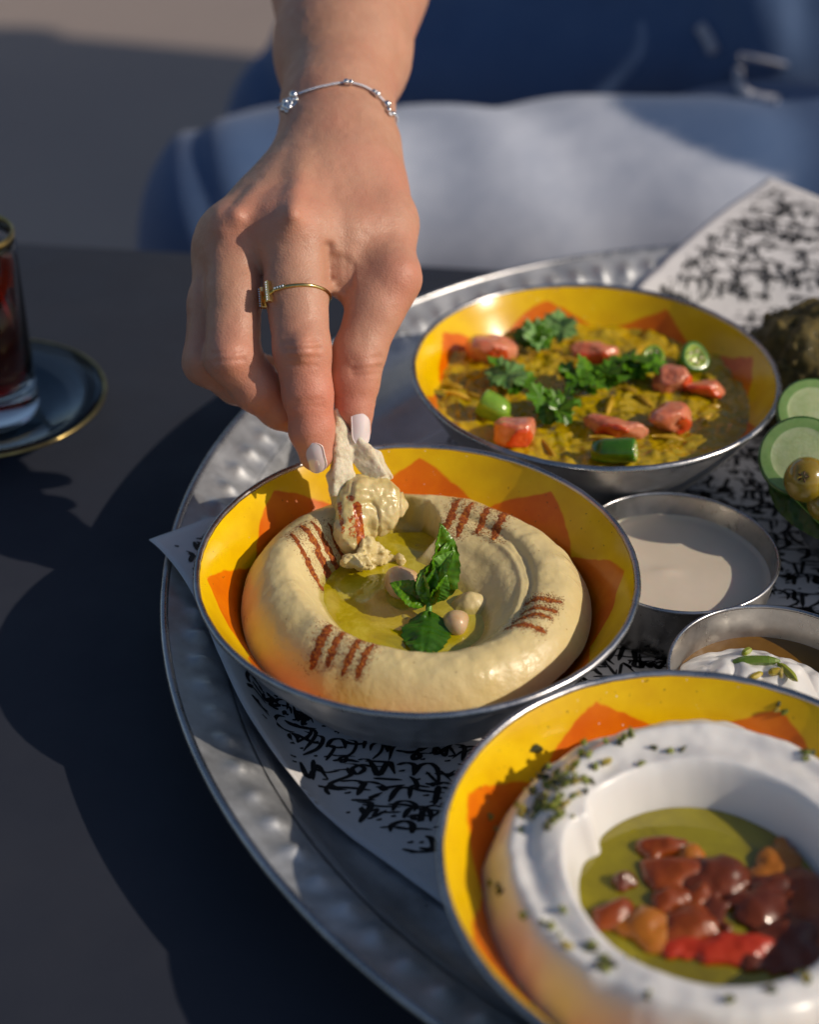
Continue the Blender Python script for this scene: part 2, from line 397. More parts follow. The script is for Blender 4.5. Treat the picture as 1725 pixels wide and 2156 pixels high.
while row < 0.60:
    t = -0.30 + rnd.random() * .01
    while t < 0.75:
        g = rnd.choice(GL); sc = rnd.uniform(.0055, .0098); fl = rnd.choice((1, 1, -1)); sk = rnd.uniform(-.3, .3)
        base = row + rnd.gauss(0, .0016)
        pts = []
        for (x_, y_) in g:
            X_ = t + sc * (x_ * fl + sk * y_) + rnd.gauss(0, .0003); Y_ = base + sc * y_ * rnd.uniform(.85, 1.15)
            pts.append((X_ * ca - Y_ * sa, X_ * sa + Y_ * ca))
        c0 = np.mean(pts, 0)
        if -.01 < c0[0] < .46 and -.01 < c0[1] < .46:
            stroke(pts, rnd.uniform(.0011, .0023))
            if rnd.random() < .6:
                x0_ = t - sc * .3; x1_ = t + sc * rnd.uniform(.6, 1.4); y0_ = base + rnd.gauss(0, .0006)
                stroke([(x_ * ca - y_ * sa, x_ * sa + y_ * ca) for x_, y_ in ((x0_, y0_), ((x0_ + x1_) / 2, y0_ + rnd.uniform(-.001, .001)), (x1_, y0_ + rnd.uniform(-.0006, .0006)))], rnd.uniform(.0016, .0026))
            for _ in range(rnd.choice((0, 0, 1, 1, 2))):
                X_ = t + rnd.uniform(0, .008); Y_ = base + rnd.choice((-1, 1)) * rnd.uniform(.004, .008); dd = rnd.uniform(.0010, .0018)
                p0 = (X_ * ca - Y_ * sa, X_ * sa + Y_ * ca); stroke([p0, (p0[0] + dd * .5, p0[1] + dd * .5), (p0[0] + dd, p0[1] + dd * .8)], .0016)
        t += sc * rnd.uniform(.34, .72)
    row += rnd.uniform(.0082, .0102)
m = Mat('black_print_ink', (0.012, 0.012, 0.014), 0.55)
o = mesh_obj('printed_calligraphy', np.vstack(cal_V), cal_F, m.m, pt, smooth=False); o['kind'] = 'stuff'

# ------------------------------------------------------------------ bowls
BZ = 0.055
B_IN = [(0, .0100), (.020, .0100), (.034, .0108), (.044, .0140), (.0520, .0200), (.0590, .0280), (.0650, .0355), (.0705, .0430), (.0745, .0490), (.0770, .0530), (.0782, .0545)]
B_OUT = [(0, .0066), (.030, .0066), (.0400, .0068), (.0470, .0095), (.0545, .0170), (.0610, .0255), (.0670, .0335), (.0720, .0410), (.0755, .0465), (.0775, .0505), (.0788, .0530)]
def bowl(c, label, rot, seed, group='painted metal mezze bowls', tilt=None):
    t = thing('painted_bowl', label, 'bowl', (c[0], c[1], 0), group)
    o1 = lathe('painted_lining', B_IN, (c[0], c[1], 0), mk_enamel('yellow_orange_enamel', rot, seed), t, seg=160, loc=None)
    lathe('bowl_body', B_OUT, (c[0], c[1], 0), M_ALU, t, seg=128)
    a = np.linspace(0, 2 * np.pi, 13)
    lathe('rim', [(.0790 + .00125 * math.cos(q), .0541 + .00135 * math.sin(q)) for q in a], (c[0], c[1], 0), M_RIM, t, seg=160,
          fn=lambda r, z, th: (r + 0.00015 * vnoise(np.stack([30 * np.cos(th), 30 * np.sin(th), 0 * r], -1), seed), z + 0.00012 * vnoise(np.stack([20 * np.cos(th), 20 * np.sin(th), 0 * r], -1), seed + 1)))
    return t
HC, FC, LC = np.array([.0030, .4444]), np.array([.0797, .5876]), np.array([.0892, .3085])
D = math.radians
bowl(HC, 'yellow and orange painted metal bowl full of hummus, nearest the hand', D(2), 1)
bowl(FC, 'yellow and orange painted metal bowl of bean stew, farthest back', D(14), 5)
bowl(LC, 'yellow and orange painted metal bowl of white labneh, front right', D(22), 9)
def food_disc(name, c, R, hf, mat, parent=None, nr=90, nth=260, attrs=None, **k):
    r = np.linspace(0, 1, nr)[:, None] * R * np.ones((1, nth)); th = np.linspace(0, 2 * np.pi, nth, endpoint=False)[None, :] * np.ones((nr, 1))
    x = r * np.cos(th); y = r * np.sin(th); z = hf(x, y)
    V = np.stack([c[0] + x, c[1] + y, z], -1).reshape(-1, 3)
    at = {kk: f(x, y).ravel() for kk, f in attrs.items()} if attrs else None
    return mesh_obj(name, V, grid_faces(nr, nth, False, True), mat, parent, attrs=at, **k)

# hummus ------------------------------------------------------------
def rel(px, py, z, c=HC): return G(px, py, z)[:2] - c
GO = rel(838, 1105, .043)
L1, L2 = rel(868, 1300, .037), rel(990, 1265, .040)
def hum_h(x, y):
    x = np.asarray(x, float); y = np.asarray(y, float)
    r = np.hypot(x, y); th = np.arctan2(y, x)
    n = fbm(xy3(x, y, 55), 3, 2); n2 = fbm(xy3(x, y, 260), 2, 8)
    rc = .0470 + .0012 * np.cos(th * 2 + 1) + .0008 * np.sin(3 * th)
    inn = np.where(r < rc, ((rc - r) / (.0135 + .0035 * np.clip(np.cos(th - .3), 0, 1))) ** 2, ((r - rc) / .0150) ** 2.6 * 1.35)
    inn = np.where(r < rc, ((rc - r) / (.0118 + .0040 * np.clip(np.cos(th - .3), 0, 1))) ** 2, 0) + np.where(r >= rc, (np.maximum(r - rc, 0) / .0162) ** 2.8, 0)
    crest = .0178 + .0012 * np.cos(th + 2.2)
    h = .0335 + crest * np.exp(-inn)
    h = np.where(r > rc, .0335 + crest * (1 - np.clip((r - rc) / .0180, 0, 1) ** 2.5 * .98), h)
    h = h + .0062 * sstep(.004, .026, .78 * x + .62 * y) * (1 - sstep(.030, .042, r))
    # grooves left by the spoon
    h = h - .0011 * np.exp(-((r - (.0405 + .0022 * np.sin(th * .5 + .5))) / .0013) ** 2) * sstep(-1.0, -.3, th) * (1 - sstep(1.1, 1.7, th))
    h = h + .0007 * np.exp(-((r - .0378) / .0012) ** 2) * sstep(-.9, -.2, th) * (1 - sstep(1.2, 1.9, th))
    h = h + (.0016 * n + .0007 * fbm(xy3(x, y, 120), 3, 33)) * sstep(.02, .045, r) + .00028 * n2
    # bite scooped out at the back
    g = np.hypot((x - GO[0] - .001) / .0150, (y - GO[1] + .0035) / .0125); gk = 1 - sstep(.84, 1.06, g + .16 * fbm(xy3(x, y, 190), 3, 5))
    gh = .0365 + .0030 * fbm(xy3(x, y, 230), 3, 6) + .0030 * sstep(.0, .012, y - GO[1])
    h = h * (1 - gk) + np.minimum(h, gh) * gk
    for q, a_, s_ in ((L1, .0050, .0085), (L2, .0080, .0098)):
        e = np.hypot(x - q[0], y - q[1]) / s_
        h = np.maximum(h, .0335 + a_ * (1 - e ** 2.2) + (.0010 * n2 + .0022 * fbm(xy3(x, y, 150), 2, 44)) * (e < 1.6))
    return h
m = Mat('hummus', (0.66, 0.55, 0.31), 0.42); m.set('Subsurface Weight', 0.25); m.set('Subsurface Radius', (0.6, 0.4, 0.2)); m.set('Subsurface Scale', 0.006)
c = m.ramp(m.noise(60, 5, 0.65), [(0.25, (0.68, 0.535, 0.24)), (0.75, (0.78, 0.64, 0.335))])
wet = m.ramp(m.noise(36, 3), [(0.45, 0.50), (0.65, 0.24)]); m.link(wet, 'Roughness')
sd = m.ramp(m.voro(150), [(0.045, 1.0), (0.07, 0.0)]); c = m.mix(m.math('MULTIPLY', sd, .55), c, (0.30, 0.17, 0.05))
c = m.mix(m.attr('oily'), c, (0.40, 0.31, 0.035)); m.link(c, 'Base Color')
m.bump(m.noise(170, 4, .6), 0.42, 0.0012); m.bump(m.noise(60, 3), .25, .002); m.bump(m.noise(900, 3, .6), 0.12, 0.0003); M_HUM = m.m
hu = thing('hummus', 'ring of beige hummus with paprika streaks and an oil filled well', 'hummus', (HC[0], HC[1], .03))
def oily(x, y):
    h = hum_h(x, y); g = np.hypot((x - GO[0]) / .013, (y - GO[1] + .002) / .015)
    return np.clip((1 - sstep(.0385, .0405, h)) * (np.hypot(x, y) < .045) * .75 + .75 * (1 - sstep(.6, 1.1, g)), 0, 1)
food_disc('hummus_body', HC, .0640, hum_h, M_HUM, hu, 240, 560, {'oily': oily})
OILZ = .0378
m = Mat('olive_oil', (0.42, 0.33, 0.01), 0.04); m.set('Coat Weight', 1.0); m.set('Coat Roughness', 0.02)
m.link(m.ramp(m.noise(80, 5, .7, .6), [(0.32, (0.34, 0.27, 0.002)), (0.52, (0.48, 0.39, 0.004)), (0.75, (0.66, 0.56, 0.06))]), 'Base Color'); m.bump(m.noise(110, 3), 0.12, 0.0012); M_OIL = m.m
def oil_z(x, y): return OILZ + .00012 * vnoise(xy3(x, y, 120), 3)
food_disc('oil_pool', HC, .0430, oil_z, M_OIL, hu, 40, 120)
# paprika streaks
m = Mat('paprika', (0.45, 0.09, 0.01), 0.8); m.link(m.ramp(m.noise(900, 3, .7), [(0.3, (0.10, 0.016, 0.001)), (0.5, (0.30, 0.055, 0.003)), (0.70, (0.60, 0.21, 0.012))]), 'Base Color')
m.bump(m.noise(1300, 2), 0.8, 0.0006); M_PAPR = m.m
def streak(pa, pb, wd, par=hu, hf=hum_h, c=HC, seed=0, z=.050, dens=1.0):
    a0, b0 = rel(*pa, z, c), rel(*pb, z, c); L = np.linalg.norm(b0 - a0); d = (b0 - a0) / L; n_ = np.array([-d[1], d[0]])
    nu_, nv_ = 34, 11; s = np.linspace(0, 1, nu_); V = []
    bend = rnd.uniform(-.0007, .0007)
    for i_, q in enumerate(s):
        ww = wd * .52 * (math.sin(math.pi * min(max(q, .0), 1)) ** .35) * (.75 + .35 * q)
        for j_, t_ in enumerate(np.linspace(-1, 1, nv_)):
            jit = 1 + .45 * float(vnoise(np.array([q * 13 + seed, (1 if t_ > 0 else -1) * 3.1, seed * 1.7]), 3))
            o_ = a0 + d * L * q + n_ * (t_ * ww * jit + bend * math.sin(math.pi * q)); V.append(o_)
    V = np.array(V); rel_e = np.abs(np.tile(np.linspace(-1, 1, nv_), nu_))
    z_ = hf(V[:, 0], V[:, 1]) + .00030 * (1 - rel_e ** 2) - .00012 + .00016 * vnoise(xy3(V[:, 0], V[:, 1], 2600), 5)
    parts = [(np.column_stack([c[0] + V[:, 0], c[1] + V[:, 1], z_]), grid_faces(nu_, nv_).tolist())]
    O = np.array([(1, 0, 0), (-1, 0, 0), (0, 1, 0), (0, -1, 0), (0, 0, 1), (0, 0, -1)], float)
    OF = [(0, 2, 4), (2, 1, 4), (1, 3, 4), (3, 0, 4), (2, 0, 5), (1, 2, 5), (3, 1, 5), (0, 3, 5)]
    for _ in range(int(560 * dens)):
        q = rnd.random(); t_ = rnd.gauss(0, .78); g = a0 + d * L * (q * 1.1 - .05) + n_ * t_ * wd * .62
        rr_ = rnd.uniform(.00008, .00022)
        parts.append((O * rr_ + (c[0] + g[0], c[1] + g[1], float(hf(g[0], g[1])) + .00005), OF))
    V_, F_ = join(parts); return mesh_obj('paprika_streak', V_, F_, M_PAPR, par)
for k, (pa, pb, w_) in enumerate([((968, 1052), (933, 1110), .0042), ((996, 1060), (963, 1115), .0038), ((1032, 1066), (1005, 1113), .0034), ((1068, 1070), (1038, 1128), .0044),
        ((1107, 1258), (1185, 1266), .0034), ((1100, 1278), (1175, 1286), .0026), ((1083, 1296), (1163, 1303), .0024), ((1066, 1316), (1150, 1330), .0030),
        ((698, 1322), (655, 1385), .0046), ((725, 1338), (690, 1393), .0034), ((758, 1352), (720, 1408), .0036), ((788, 1368), (752, 1416), .0034),
        ((610, 1127), (680, 1190), .0034), ((632, 1112), (700, 1165), .0046), ((655, 1105), (742, 1165), .0036), ((690, 1100), (760, 1165), .0032)]):
    streak(pa, pb, w_, seed=k + 1)
# chickpeas
m = Mat('chickpea', (0.62, 0.42, 0.22), 0.32); m.set('Subsurface Weight', 0.3); m.set('Subsurface Scale', 0.004); m.set('Coat Weight', .4)
m.link(m.ramp(m.noise(110, 4), [(0.3, (0.56, 0.34, 0.13)), (0.7, (0.74, 0.54, 0.34))]), 'Base Color'); M_CHK = m.m
def chickpea(px, py, z, rx, ry, rz, label, ang):
    c_ = G(px, py, z); ca_, sa_ = math.cos(ang), math.sin(ang); A = np.array([(ca_, sa_, 0), (-sa_, ca_, 0), (0, 0, 1)])
    f = lambda p: smax(smin(ellip(p, c_, A, (rx, ry, rz)), ball(p, c_ + A[0] * rx * .8 + (0, 0, rz * .2), rz * .45), .003), -ball(p, c_ + A[1] * ry * 1.35 + (0, 0, rz * .9), ry * .5), .002)
    V, F = sd_mesh(f, c_ - .013, c_ + .013, .00045); o = mesh_obj('chickpea', V, F, M_CHK); tag(o, label, 'chickpea', 'whole chickpeas in the hummus')
chickpea(843, 1228, .0400, .0056, .0078, .0058, 'pale whole chickpea in the oil to the left of the mint sprig', .35)
chickpea(958, 1312, .0400, .0040, .0050, .0046, 'orange beige whole chickpea right of the lower mint leaf', .6)
# ------------------------------------------------------------------ leaves
def mk_leaf(name, c0, c1, rough=.32):
    m = Mat(name, c0, rough); m.set('Subsurface Weight', 0.12); m.set('Subsurface Scale', 0.002)
    m.link(m.ramp(m.noise(160, 4), [(0.3, c0), (0.7, c1)]), 'Base Color'); m.bump(m.noise(700, 3), .3, .0003); m.set('Coat Weight', .12); m.set('Coat Roughness', .15); m.set('Specular IOR Level', .35); return m.m
M_MINT = mk_leaf('mint_leaf', (0.05, 0.15, 0.004), (0.11, 0.27, 0.008)); M_MINT_D = mk_leaf('dark_mint_leaf', (0.028, 0.10, 0.004), (0.05, 0.15, 0.006))
M_MINT_L = mk_leaf('pale_mint_leaf', (0.10, 0.25, 0.02), (0.20, 0.40, 0.06))
def leaf_vf(base, tip, nrm, wd, fold=.25, curl=.15, serr=.06, nser=9, quilt=.028, th=.00025):
    base = np.asarray(base); tip = np.asarray(tip); L = np.linalg.norm(tip - base); d = (tip - base) / L
    nrm = N(np.asarray(nrm) - d * (np.asarray(nrm) @ d)); s_ = np.cross(d, nrm); nu_, nv_ = 41, 17; V = []
    for i_ in range(nu_):
        q = i_ / (nu_ - 1); prof = (math.sin(math.pi * q ** .78) ** .75) * (1 - .15 * q) if 0 < q < 1 else 0.02
        sw = 1 + serr * (1 - 2 * ((q * nser) % 1.0))
        for j_ in range(nv_):
            t_ = -1 + 2 * j_ / (nv_ - 1); x = t_ * wd * .5 * prof * (sw if abs(t_) > .9 else 1)
            vein = math.cos((q * nser - abs(t_) * .9) * 2 * math.pi)
            z_ = wd * (fold * abs(t_) ** 1.2 * prof - curl * (q - .3) ** 2 * 2 + quilt * vein * (abs(t_) ** .6) * (1 - abs(t_) ** 4) + .05 * float(vnoise(np.array([q * 9, t_ * 3.0, L * 900]), 4)) + .02 * math.sin(q * 17 + t_ * 2))
            z_ -= wd * .05 * math.exp(-(t_ / .12) ** 2)
            V.append(base + d * L * q + s_ * x + nrm * z_)
    V = np.array(V); F = grid_faces(nu_, nv_).tolist(); n_ = len(V)
    V2 = np.vstack([V, V - nrm * th]); F2 = F + [tuple(q + n_ for q in f[::-1]) for f in F]
    return V2, F2
SB = G(902, 1290, .0400); sprig = thing('mint_sprig', 'sprig of fresh green mint standing in the middle of the hummus', 'mint sprig', SB)
sd0 = float(np.dot(SB - CAM, FWD))
def S(px, py, dd=0.0): return P(px, py, sd0 + dd)
toC = -FWD
for (b_, t_, nr, wpx, mt, fo, cu) in [
        ((918, 1215, .002), (934, 1104, -.003), toC + RGT * .9, 78, M_MINT, .30, .1),
        ((903, 1268, 0), (958, 1135, -.001), toC + RGT * .35, 84, M_MINT, .22, .15),
        ((900, 1262, 0), (926, 1172, -.004), toC - RGT * .8, 60, M_MINT_L, .35, .3),
        ((903, 1275, -.001), (917, 1196, -.006), toC - RGT * .2, 44, M_MINT, .35, .1),
        ((908, 1262, -.003), (946, 1218, -.007), toC + RGT * .6 - UPV * .3, 44, M_MINT, .3, .35),
        ((900, 1258, -.003), (886, 1206, -.006), toC - RGT * .5, 34, M_MINT_L, .35, .3),
        ((912, 1216, -.002), (948, 1162, -.006), toC - RGT * .3, 44, M_MINT_L, .3, .4),
        ((898, 1272, -.001), (827, 1224, -.003), toC + UPV * .5, 62, M_MINT, .18, .25),
        ((903, 1284, -.003), (890, 1382, -.0195), UPV + toC * .9, 108, M_MINT_D, -.14, .10)]:
    V, F = leaf_vf(S(*b_), S(*t_), nr, wpx / FPX * sd0, fo, cu); mesh_obj('leaf', V, F, mt, sprig)
tube('stem', spline([S(905, 1340, .004), S(903, 1300, -.001), S(905, 1262, .0), S(915, 1225, .001)], 14), [.0012] * 10 + [.0009] * 4, M_MINT_L, sprig)
# ------------------------------------------------------------------ foul stew
def foul_h(x, y):
    n = fbm(xy3(x, y, 85, 2.2), 3, 12); n2 = np.abs(fbm(xy3(x, y, 190, 1.2), 2, 14))
    return .0395 + .0034 * np.clip(n, -.25, 1) + .0022 * n2 + .0012 * np.exp(-(np.hypot(x, y) / .04) ** 2)
m = Mat('bean_stew', (0.5, 0.3, 0.02), 0.10); m.set('Coat Weight', .7); m.set('Coat Roughness', .06)
c = m.ramp(m.noise(75, 6, .7, .5), [(0.25, (0.22, 0.18, 0.002)), (0.42, (0.40, 0.29, 0.003)), (0.58, (0.60, 0.39, 0.004)), (0.78, (0.76, 0.54, 0.02))])
c = m.mix(m.ramp(m.noise(40, 3), [(0.5, 0.0), (0.7, .7)]), c, (0.16, 0.13, 0.004)); m.link(c, 'Base Color'); m.bump(m.noise(300, 4, .6), .35, .0012); M_STEW = m.m
st = thing('bean_stew', 'thick yellow brown bean stew filling the rearmost painted bowl', 'stew', (FC[0], FC[1], .03))
food_disc('stew_surface', FC, .0705, foul_h, M_STEW, st, 130, 320)
prt = []
for k in range(42):
    a_ = rnd.random() * 6.283; r_ = .062 * math.sqrt(rnd.random()); x, y = r_ * math.cos(a_), r_ * math.sin(a_)
    th = rnd.random() * 3.14; L = rnd.uniform(.003, .008); q0 = np.array([FC[0] + x, FC[1] + y, float(foul_h(x, y)) - .0002]); dv = np.array([math.cos(th), math.sin(th), rnd.uniform(-.15, .3)]) * L
    prt.append(tube_vf(spline([q0 - dv, q0 + (0, 0, .0008), q0 + dv], 6), np.array([.0004, .0011, .0014, .0014, .001, .0004]) * rnd.uniform(.7, 1.3), 6))
V, F = join(prt); m = Mat('stewed_beans', (0.55, 0.30, 0.03), .25); m.set('Coat Weight', .5); m.link(m.ramp(m.noise(90, 2), [(.35, (0.34, .20, .004)), (.65, (.66, .40, .02))]), 'Base Color')
o = mesh_obj('bean_shreds', V, F, m.m, st); o['kind'] = 'stuff'
def mk_veg(name, c0, c1, rough=.22, sc=120, sss=.25):
    m = Mat(name, c0, rough); m.set('Subsurface Weight', sss); m.set('Subsurface Scale', .003); m.set('Coat Weight', .6); m.set('Coat Roughness', .08)
    m.link(m.ramp(m.noise(sc, 4), [(0.3, c0), (0.7, c1)]), 'Base Color'); m.bump(m.noise(sc * 4, 3), .3, .0005); return m.m
M_TOMF = mk_veg('tomato_flesh', (0.66, 0.14, 0.06), (0.80, 0.33, 0.19)); M_TOMS = mk_veg('tomato_skin', (0.62, 0.05, 0.01), (0.75, 0.11, 0.02))
M_CHI = mk_veg('green_chilli_skin', (0.03, 0.13, 0.005), (0.07, 0.21, 0.01)); M_CHL = mk_veg('light_green_chilli', (0.16, 0.32, 0.02), (0.26, 0.45, 0.04)); M_CHF = mk_veg('chilli_flesh', (0.28, 0.42, 0.05), (0.45, 0.55, 0.14))
M_SEED = mk_veg('chilli_seed', (0.70, 0.62, 0.42), (0.8, 0.72, 0.5))
def tomato(px, py, wpx, hpx, ang, label, skin_front=True, tall=1.0):
    c_ = G(px, py, .0450); s_ = float(np.dot(c_ - CAM, FWD)) / FPX; w_, h_ = wpx * s_ / 2 * 1.25, hpx * s_ / 2 * 1.3
    c_ = c_ + np.array([0, 0, -.0005])
    t = thing('tomato_piece', label, 'tomato', c_, 'diced tomato pieces on the bean stew')
    ca_, sa_ = math.cos(ang), math.sin(ang); A = np.array([(ca_, sa_, .12), (-sa_, ca_, .1), (0, 0, 1.0)]); A = np.array([N(q) for q in A])
    rt = random.Random(int(px * 7 + py)); PL = []
    for k in range(9):
        n_ = N((rt.gauss(0, 1), rt.gauss(0, 1), rt.gauss(0, .8))); PL.append((n_, rt.uniform(.62, .95)))
    PL += [(np.array([0, -1.0, .1]), .85), (np.array([0, .2, 1.0]), .70), (np.array([0, 0, -1.0]), .8)]
    sc_ = np.array([w_, max(h_, .0042) * 1.05, max(h_, .0042) * .95])
    def f(p):
        q = (p - c_) @ A.T / sc_; d = np.linalg.norm(q, axis=1) - 1.0
        for n_, o_p in PL: d = smax(d, q @ n_ - o_p, .10)
        return d * sc_.min() * .8 + .0004 * vnoise(p * 210, int(px)) + .00015 * vnoise(p * 600, 3)
    V, F = sd_mesh(f, c_ - max(w_, h_) * 1.9, c_ + max(w_, h_) * 1.9, .0006); mesh_obj('flesh', V, F, M_TOMF, t)
    o_ = c_ - A[1] * max(h_ * .95, .0035) * (1 if skin_front else -1)
    g = lambda p: smax(f(p) - .00035, box(p, o_, A, (w_ * 2, .0014, w_ * 3), .0003), .0003)
    V, F = sd_mesh(g, c_ - max(w_, h_) * 1.9, c_ + max(w_, h_) * 1.9, .0006)
    if len(V): mesh_obj('skin', V, F, M_TOMS, t)
for a_ in [(1035, 735, 90, 74, .2, 'large pink tomato chunk at the left back of the stew'), (1258, 740, 88, 40, -.25, 'flat pink tomato wedge behind the coriander in the stew'),
           (1412, 800, 58, 68, .9, 'upright glossy red tomato cube on the right of the stew'), (1488, 815, 76, 34, -.15, 'narrow red tomato slice beside the upright red cube'),
           (1412, 878, 84, 62, .5, 'notched pink tomato chunk in front of the red cube'), (1298, 898, 128, 44, -.35, 'long pale tomato strip at the front of the stew'),
           (1088, 905, 92, 62, .3, 'rounded pink tomato chunk at the left front of the stew')]: tomato(*a_)
def chilli(px, py, rpx, lpx, axis, label, mat=None, whole=False, z=.0455):
    c_ = G(px, py, z); s_ = float(np.dot(c_ - CAM, FWD)) / FPX; r_, l_ = rpx * s_, lpx * s_; ax = N(axis); u = N(np.cross(ax, (0, .3, 1))); v = np.cross(ax, u)
    t = thing('chilli_slice', label, 'chilli slice', c_, 'green chilli slices on the bean stew')
    th = np.linspace(0, 2 * np.pi, 40, endpoint=False)
    def ring(prof, nm, mt):
        V = np.array([[c_ + ax * z_ + (u * math.cos(q) + v * math.sin(q)) * r * (1 + .05 * math.sin(3 * q + px)) for (r, z_) in prof] for q in th]).reshape(-1, 3)
        return mesh_obj(nm, V, grid_faces(40, len(prof), True), mt, t)
    ring([(0.0001, -l_ / 2 - r_ * .3), (r_ * .45, -l_ / 2 - r_ * .15), (r_ * .82, -l_ / 2), (r_, -l_ * .2), (r_, l_ * .35), (r_ * .97, l_ * .46), (r_ * .92, l_ / 2), (r_ * .75, l_ / 2)], 'skin', mat or M_CHI)
    fl = ring([(r_ * .76, l_ / 2 + .00005), (r_ * .66, l_ / 2 - .0001), (r_ * .55, l_ / 2 - r_ * .2), (r_ * .3, l_ / 2 - r_ * .3), (.0001, l_ / 2 - r_ * .22)], 'flesh', M_CHF)
    for k in range(5):
        q = 6.283 * k / 5 + .4; s0 = c_ + ax * (l_ / 2 - r_ * .10) + (u * math.cos(q) + v * math.sin(q)) * r_ * .4
        O = np.array([(1, 0, 0), (-1, 0, 0), (0, 1, 0), (0, -1, 0), (0, 0, .5), (0, 0, -.5)], float) * r_ * .2
        mesh_obj('seed', O + s0, [(0, 2, 4), (2, 1, 4), (1, 3, 4), (3, 0, 4), (2, 0, 5), (1, 2, 5), (3, 1, 5), (0, 3, 5)], M_SEED, t)
chilli(1295, 950, 27, 90, (1, -.25, .22), 'thick dark green chilli stub with pale cut end at the stew front')
chilli(1040, 858, 30, 62, (-.9, .35, .35), 'bright green chilli chunk at the left of the stew', M_CHL)
chilli(1458, 756, 34, 34, (.35, -.6, .75), 'green chilli ring with seeds at the right back of the stew')
chilli(1376, 752, 24, 22, (-.1, -.5, .8), 'small wet chilli ring left of the seeded one', M_CHL)
M_COR = mk_leaf('coriander_leaf', (0.045, 0.14, 0.003), (0.12, 0.28, 0.01)); M_COR2 = mk_leaf('pale_coriander_leaf', (0.12, 0.28, 0.06), (0.22, 0.38, 0.12))
def coriander(px, py, R, n, label, mt=None):
    c_ = G(px, py, .0475); t = thing('coriander_sprig', label, 'coriander', c_, 'coriander leaves on the bean stew')
    for k in range(n):
        a_ = rnd.random() * 6.283; rr_ = R * math.sqrt(rnd.random()) * .75; ctr = c_ + np.array([rr_ * math.cos(a_), rr_ * math.sin(a_), rnd.uniform(-.001, .003)])
        nrm = N((rnd.gauss(0, .4), rnd.gauss(-.2, .4), 1)); u = N(np.cross(nrm, (rnd.gauss(0, 1), rnd.gauss(0, 1), .1))); v = np.cross(nrm, u); s_ = rnd.uniform(.0045, .0085)
        nth = 42; V = [ctr]; ph = rnd.random() * 6
        for rg in (.5, 1.0):
            for i_ in range(nth):
                q = 2 * math.pi * i_ / nth; lob = (.62 + .38 * abs(math.sin(2.5 * q / 1.0 + ph)) ** .6) * (1 + .12 * math.sin(15 * q)); lob = 1 + (lob - 1) * rg
                rad = s_ * rg * lob; V.append(ctr + (u * math.cos(q) + v * math.sin(q)) * rad + nrm * (.0011 * math.sin(3 * q + ph) * rg + .0006 * math.sin(9 * q) * rg))
        F = [(0, 1 + i_, 1 + (i_ + 1) % nth) for i_ in range(nth)] + [(1 + i_, 1 + nth + i_, 1 + nth + (i_ + 1) % nth, 1 + (i_ + 1) % nth) for i_ in range(nth)]
        mesh_obj('leaf', V, F, mt if (mt and k % 2) else M_COR, t)
    tube('stem', spline([c_ + (-R * .7, -R * .3, -.001), c_ + (0, 0, .0005), c_ + (R * .6, R * .4, -.0005)], 8), .0007, M_MINT_L, t)
coriander(1148, 705, .0125, 12, 'coriander sprig at the back of the stew beside the large tomato', M_COR2)
coriander(1068, 790, .0100, 8, 'coriander leaves at the left of the stew above the chilli chunk', M_COR2)
coriander(1245, 800, .0135, 15, 'largest coriander bunch in the middle of the stew')
coriander(1345, 770, .0100, 9, 'coriander leaves left of the upright red tomato cube')
coriander(1168, 858, .0100, 9, 'coriander leaves at the front left between two tomato chunks')

# ------------------------------------------------------------------ labneh in the front bowl
LP = rel(1482, 1888, .042, LC)
def lab_h(x, y):
    x = np.asarray(x, float); y = np.asarray(y, float); r = np.hypot(x, y); n = fbm(xy3(x, y, 45), 3, 22)
    px_, py_ = x - LP[0], y - LP[1]; pr = np.hypot(px_, py_ * 1.0); pth = np.arctan2(py_, px_)
    pr = pr + .0030 * np.exp(-((pth - 2.62) / .10) ** 2)
    out = .0350 + .0210 * (1 - np.clip((r - .040 + .0012 * fbm(xy3(x, y, 90), 3, 77)) / .0262, 0, 1) ** 4.2) + .0030 * fbm(xy3(x, y, 70), 3, 61) * sstep(.052, .060, r) * (1 - sstep(.062, .066, r))
    out = out + .0012 * np.sin(r * 620 + pth * 1.0) * sstep(.045, .055, r) * .7
    pit = sstep(.0325, .0425, pr)
    h = .0360 + (out - .0360) * pit
    return h + .0018 * n * pit + .0012 * np.sin(pth * 2 + r * 330) * pit * sstep(.03, .05, r) + .0004 * fbm(xy3(x, y, 180), 2, 25)
m = Mat('labneh', (0.78, 0.77, 0.76), 0.30); m.set('Subsurface Weight', .35); m.set('Subsurface Scale', .006); m.set('Subsurface Radius', (1, .8, .7)); m.bump(m.noise(60, 4), .25, .001)
m.link(m.ramp(m.noise(25, 3), [(.3, (.74, .72, .70)), (.7, (.82, .80, .78))]), 'Base Color'); M_LAB = m.m
lb = thing('labneh', 'thick ring of white labneh around a pool of oil in the front bowl', 'labneh', (LC[0], LC[1], .03))
food_disc('labneh_body', LC, .0668, lab_h, M_LAB, lb, 180, 360)
m = Mat('green_olive_oil', (0.25, 0.2, 0.005), .05); m.set('Coat Weight', 1.0); m.set('Coat Roughness', .02); m.link(m.ramp(m.noise(60, 4, .6, .5), [(.3, (.17, .135, .001)), (.7, (.32, .27, .003))]), 'Base Color'); m.bump(m.noise(100, 2), .1, .001); M_OIL2 = m.m
food_disc('oil_pool', LC + LP, .0400, lambda x, y: .0415 + .0001 * vnoise(xy3(x, y, 100), 3), M_OIL2, lb, 30, 100)
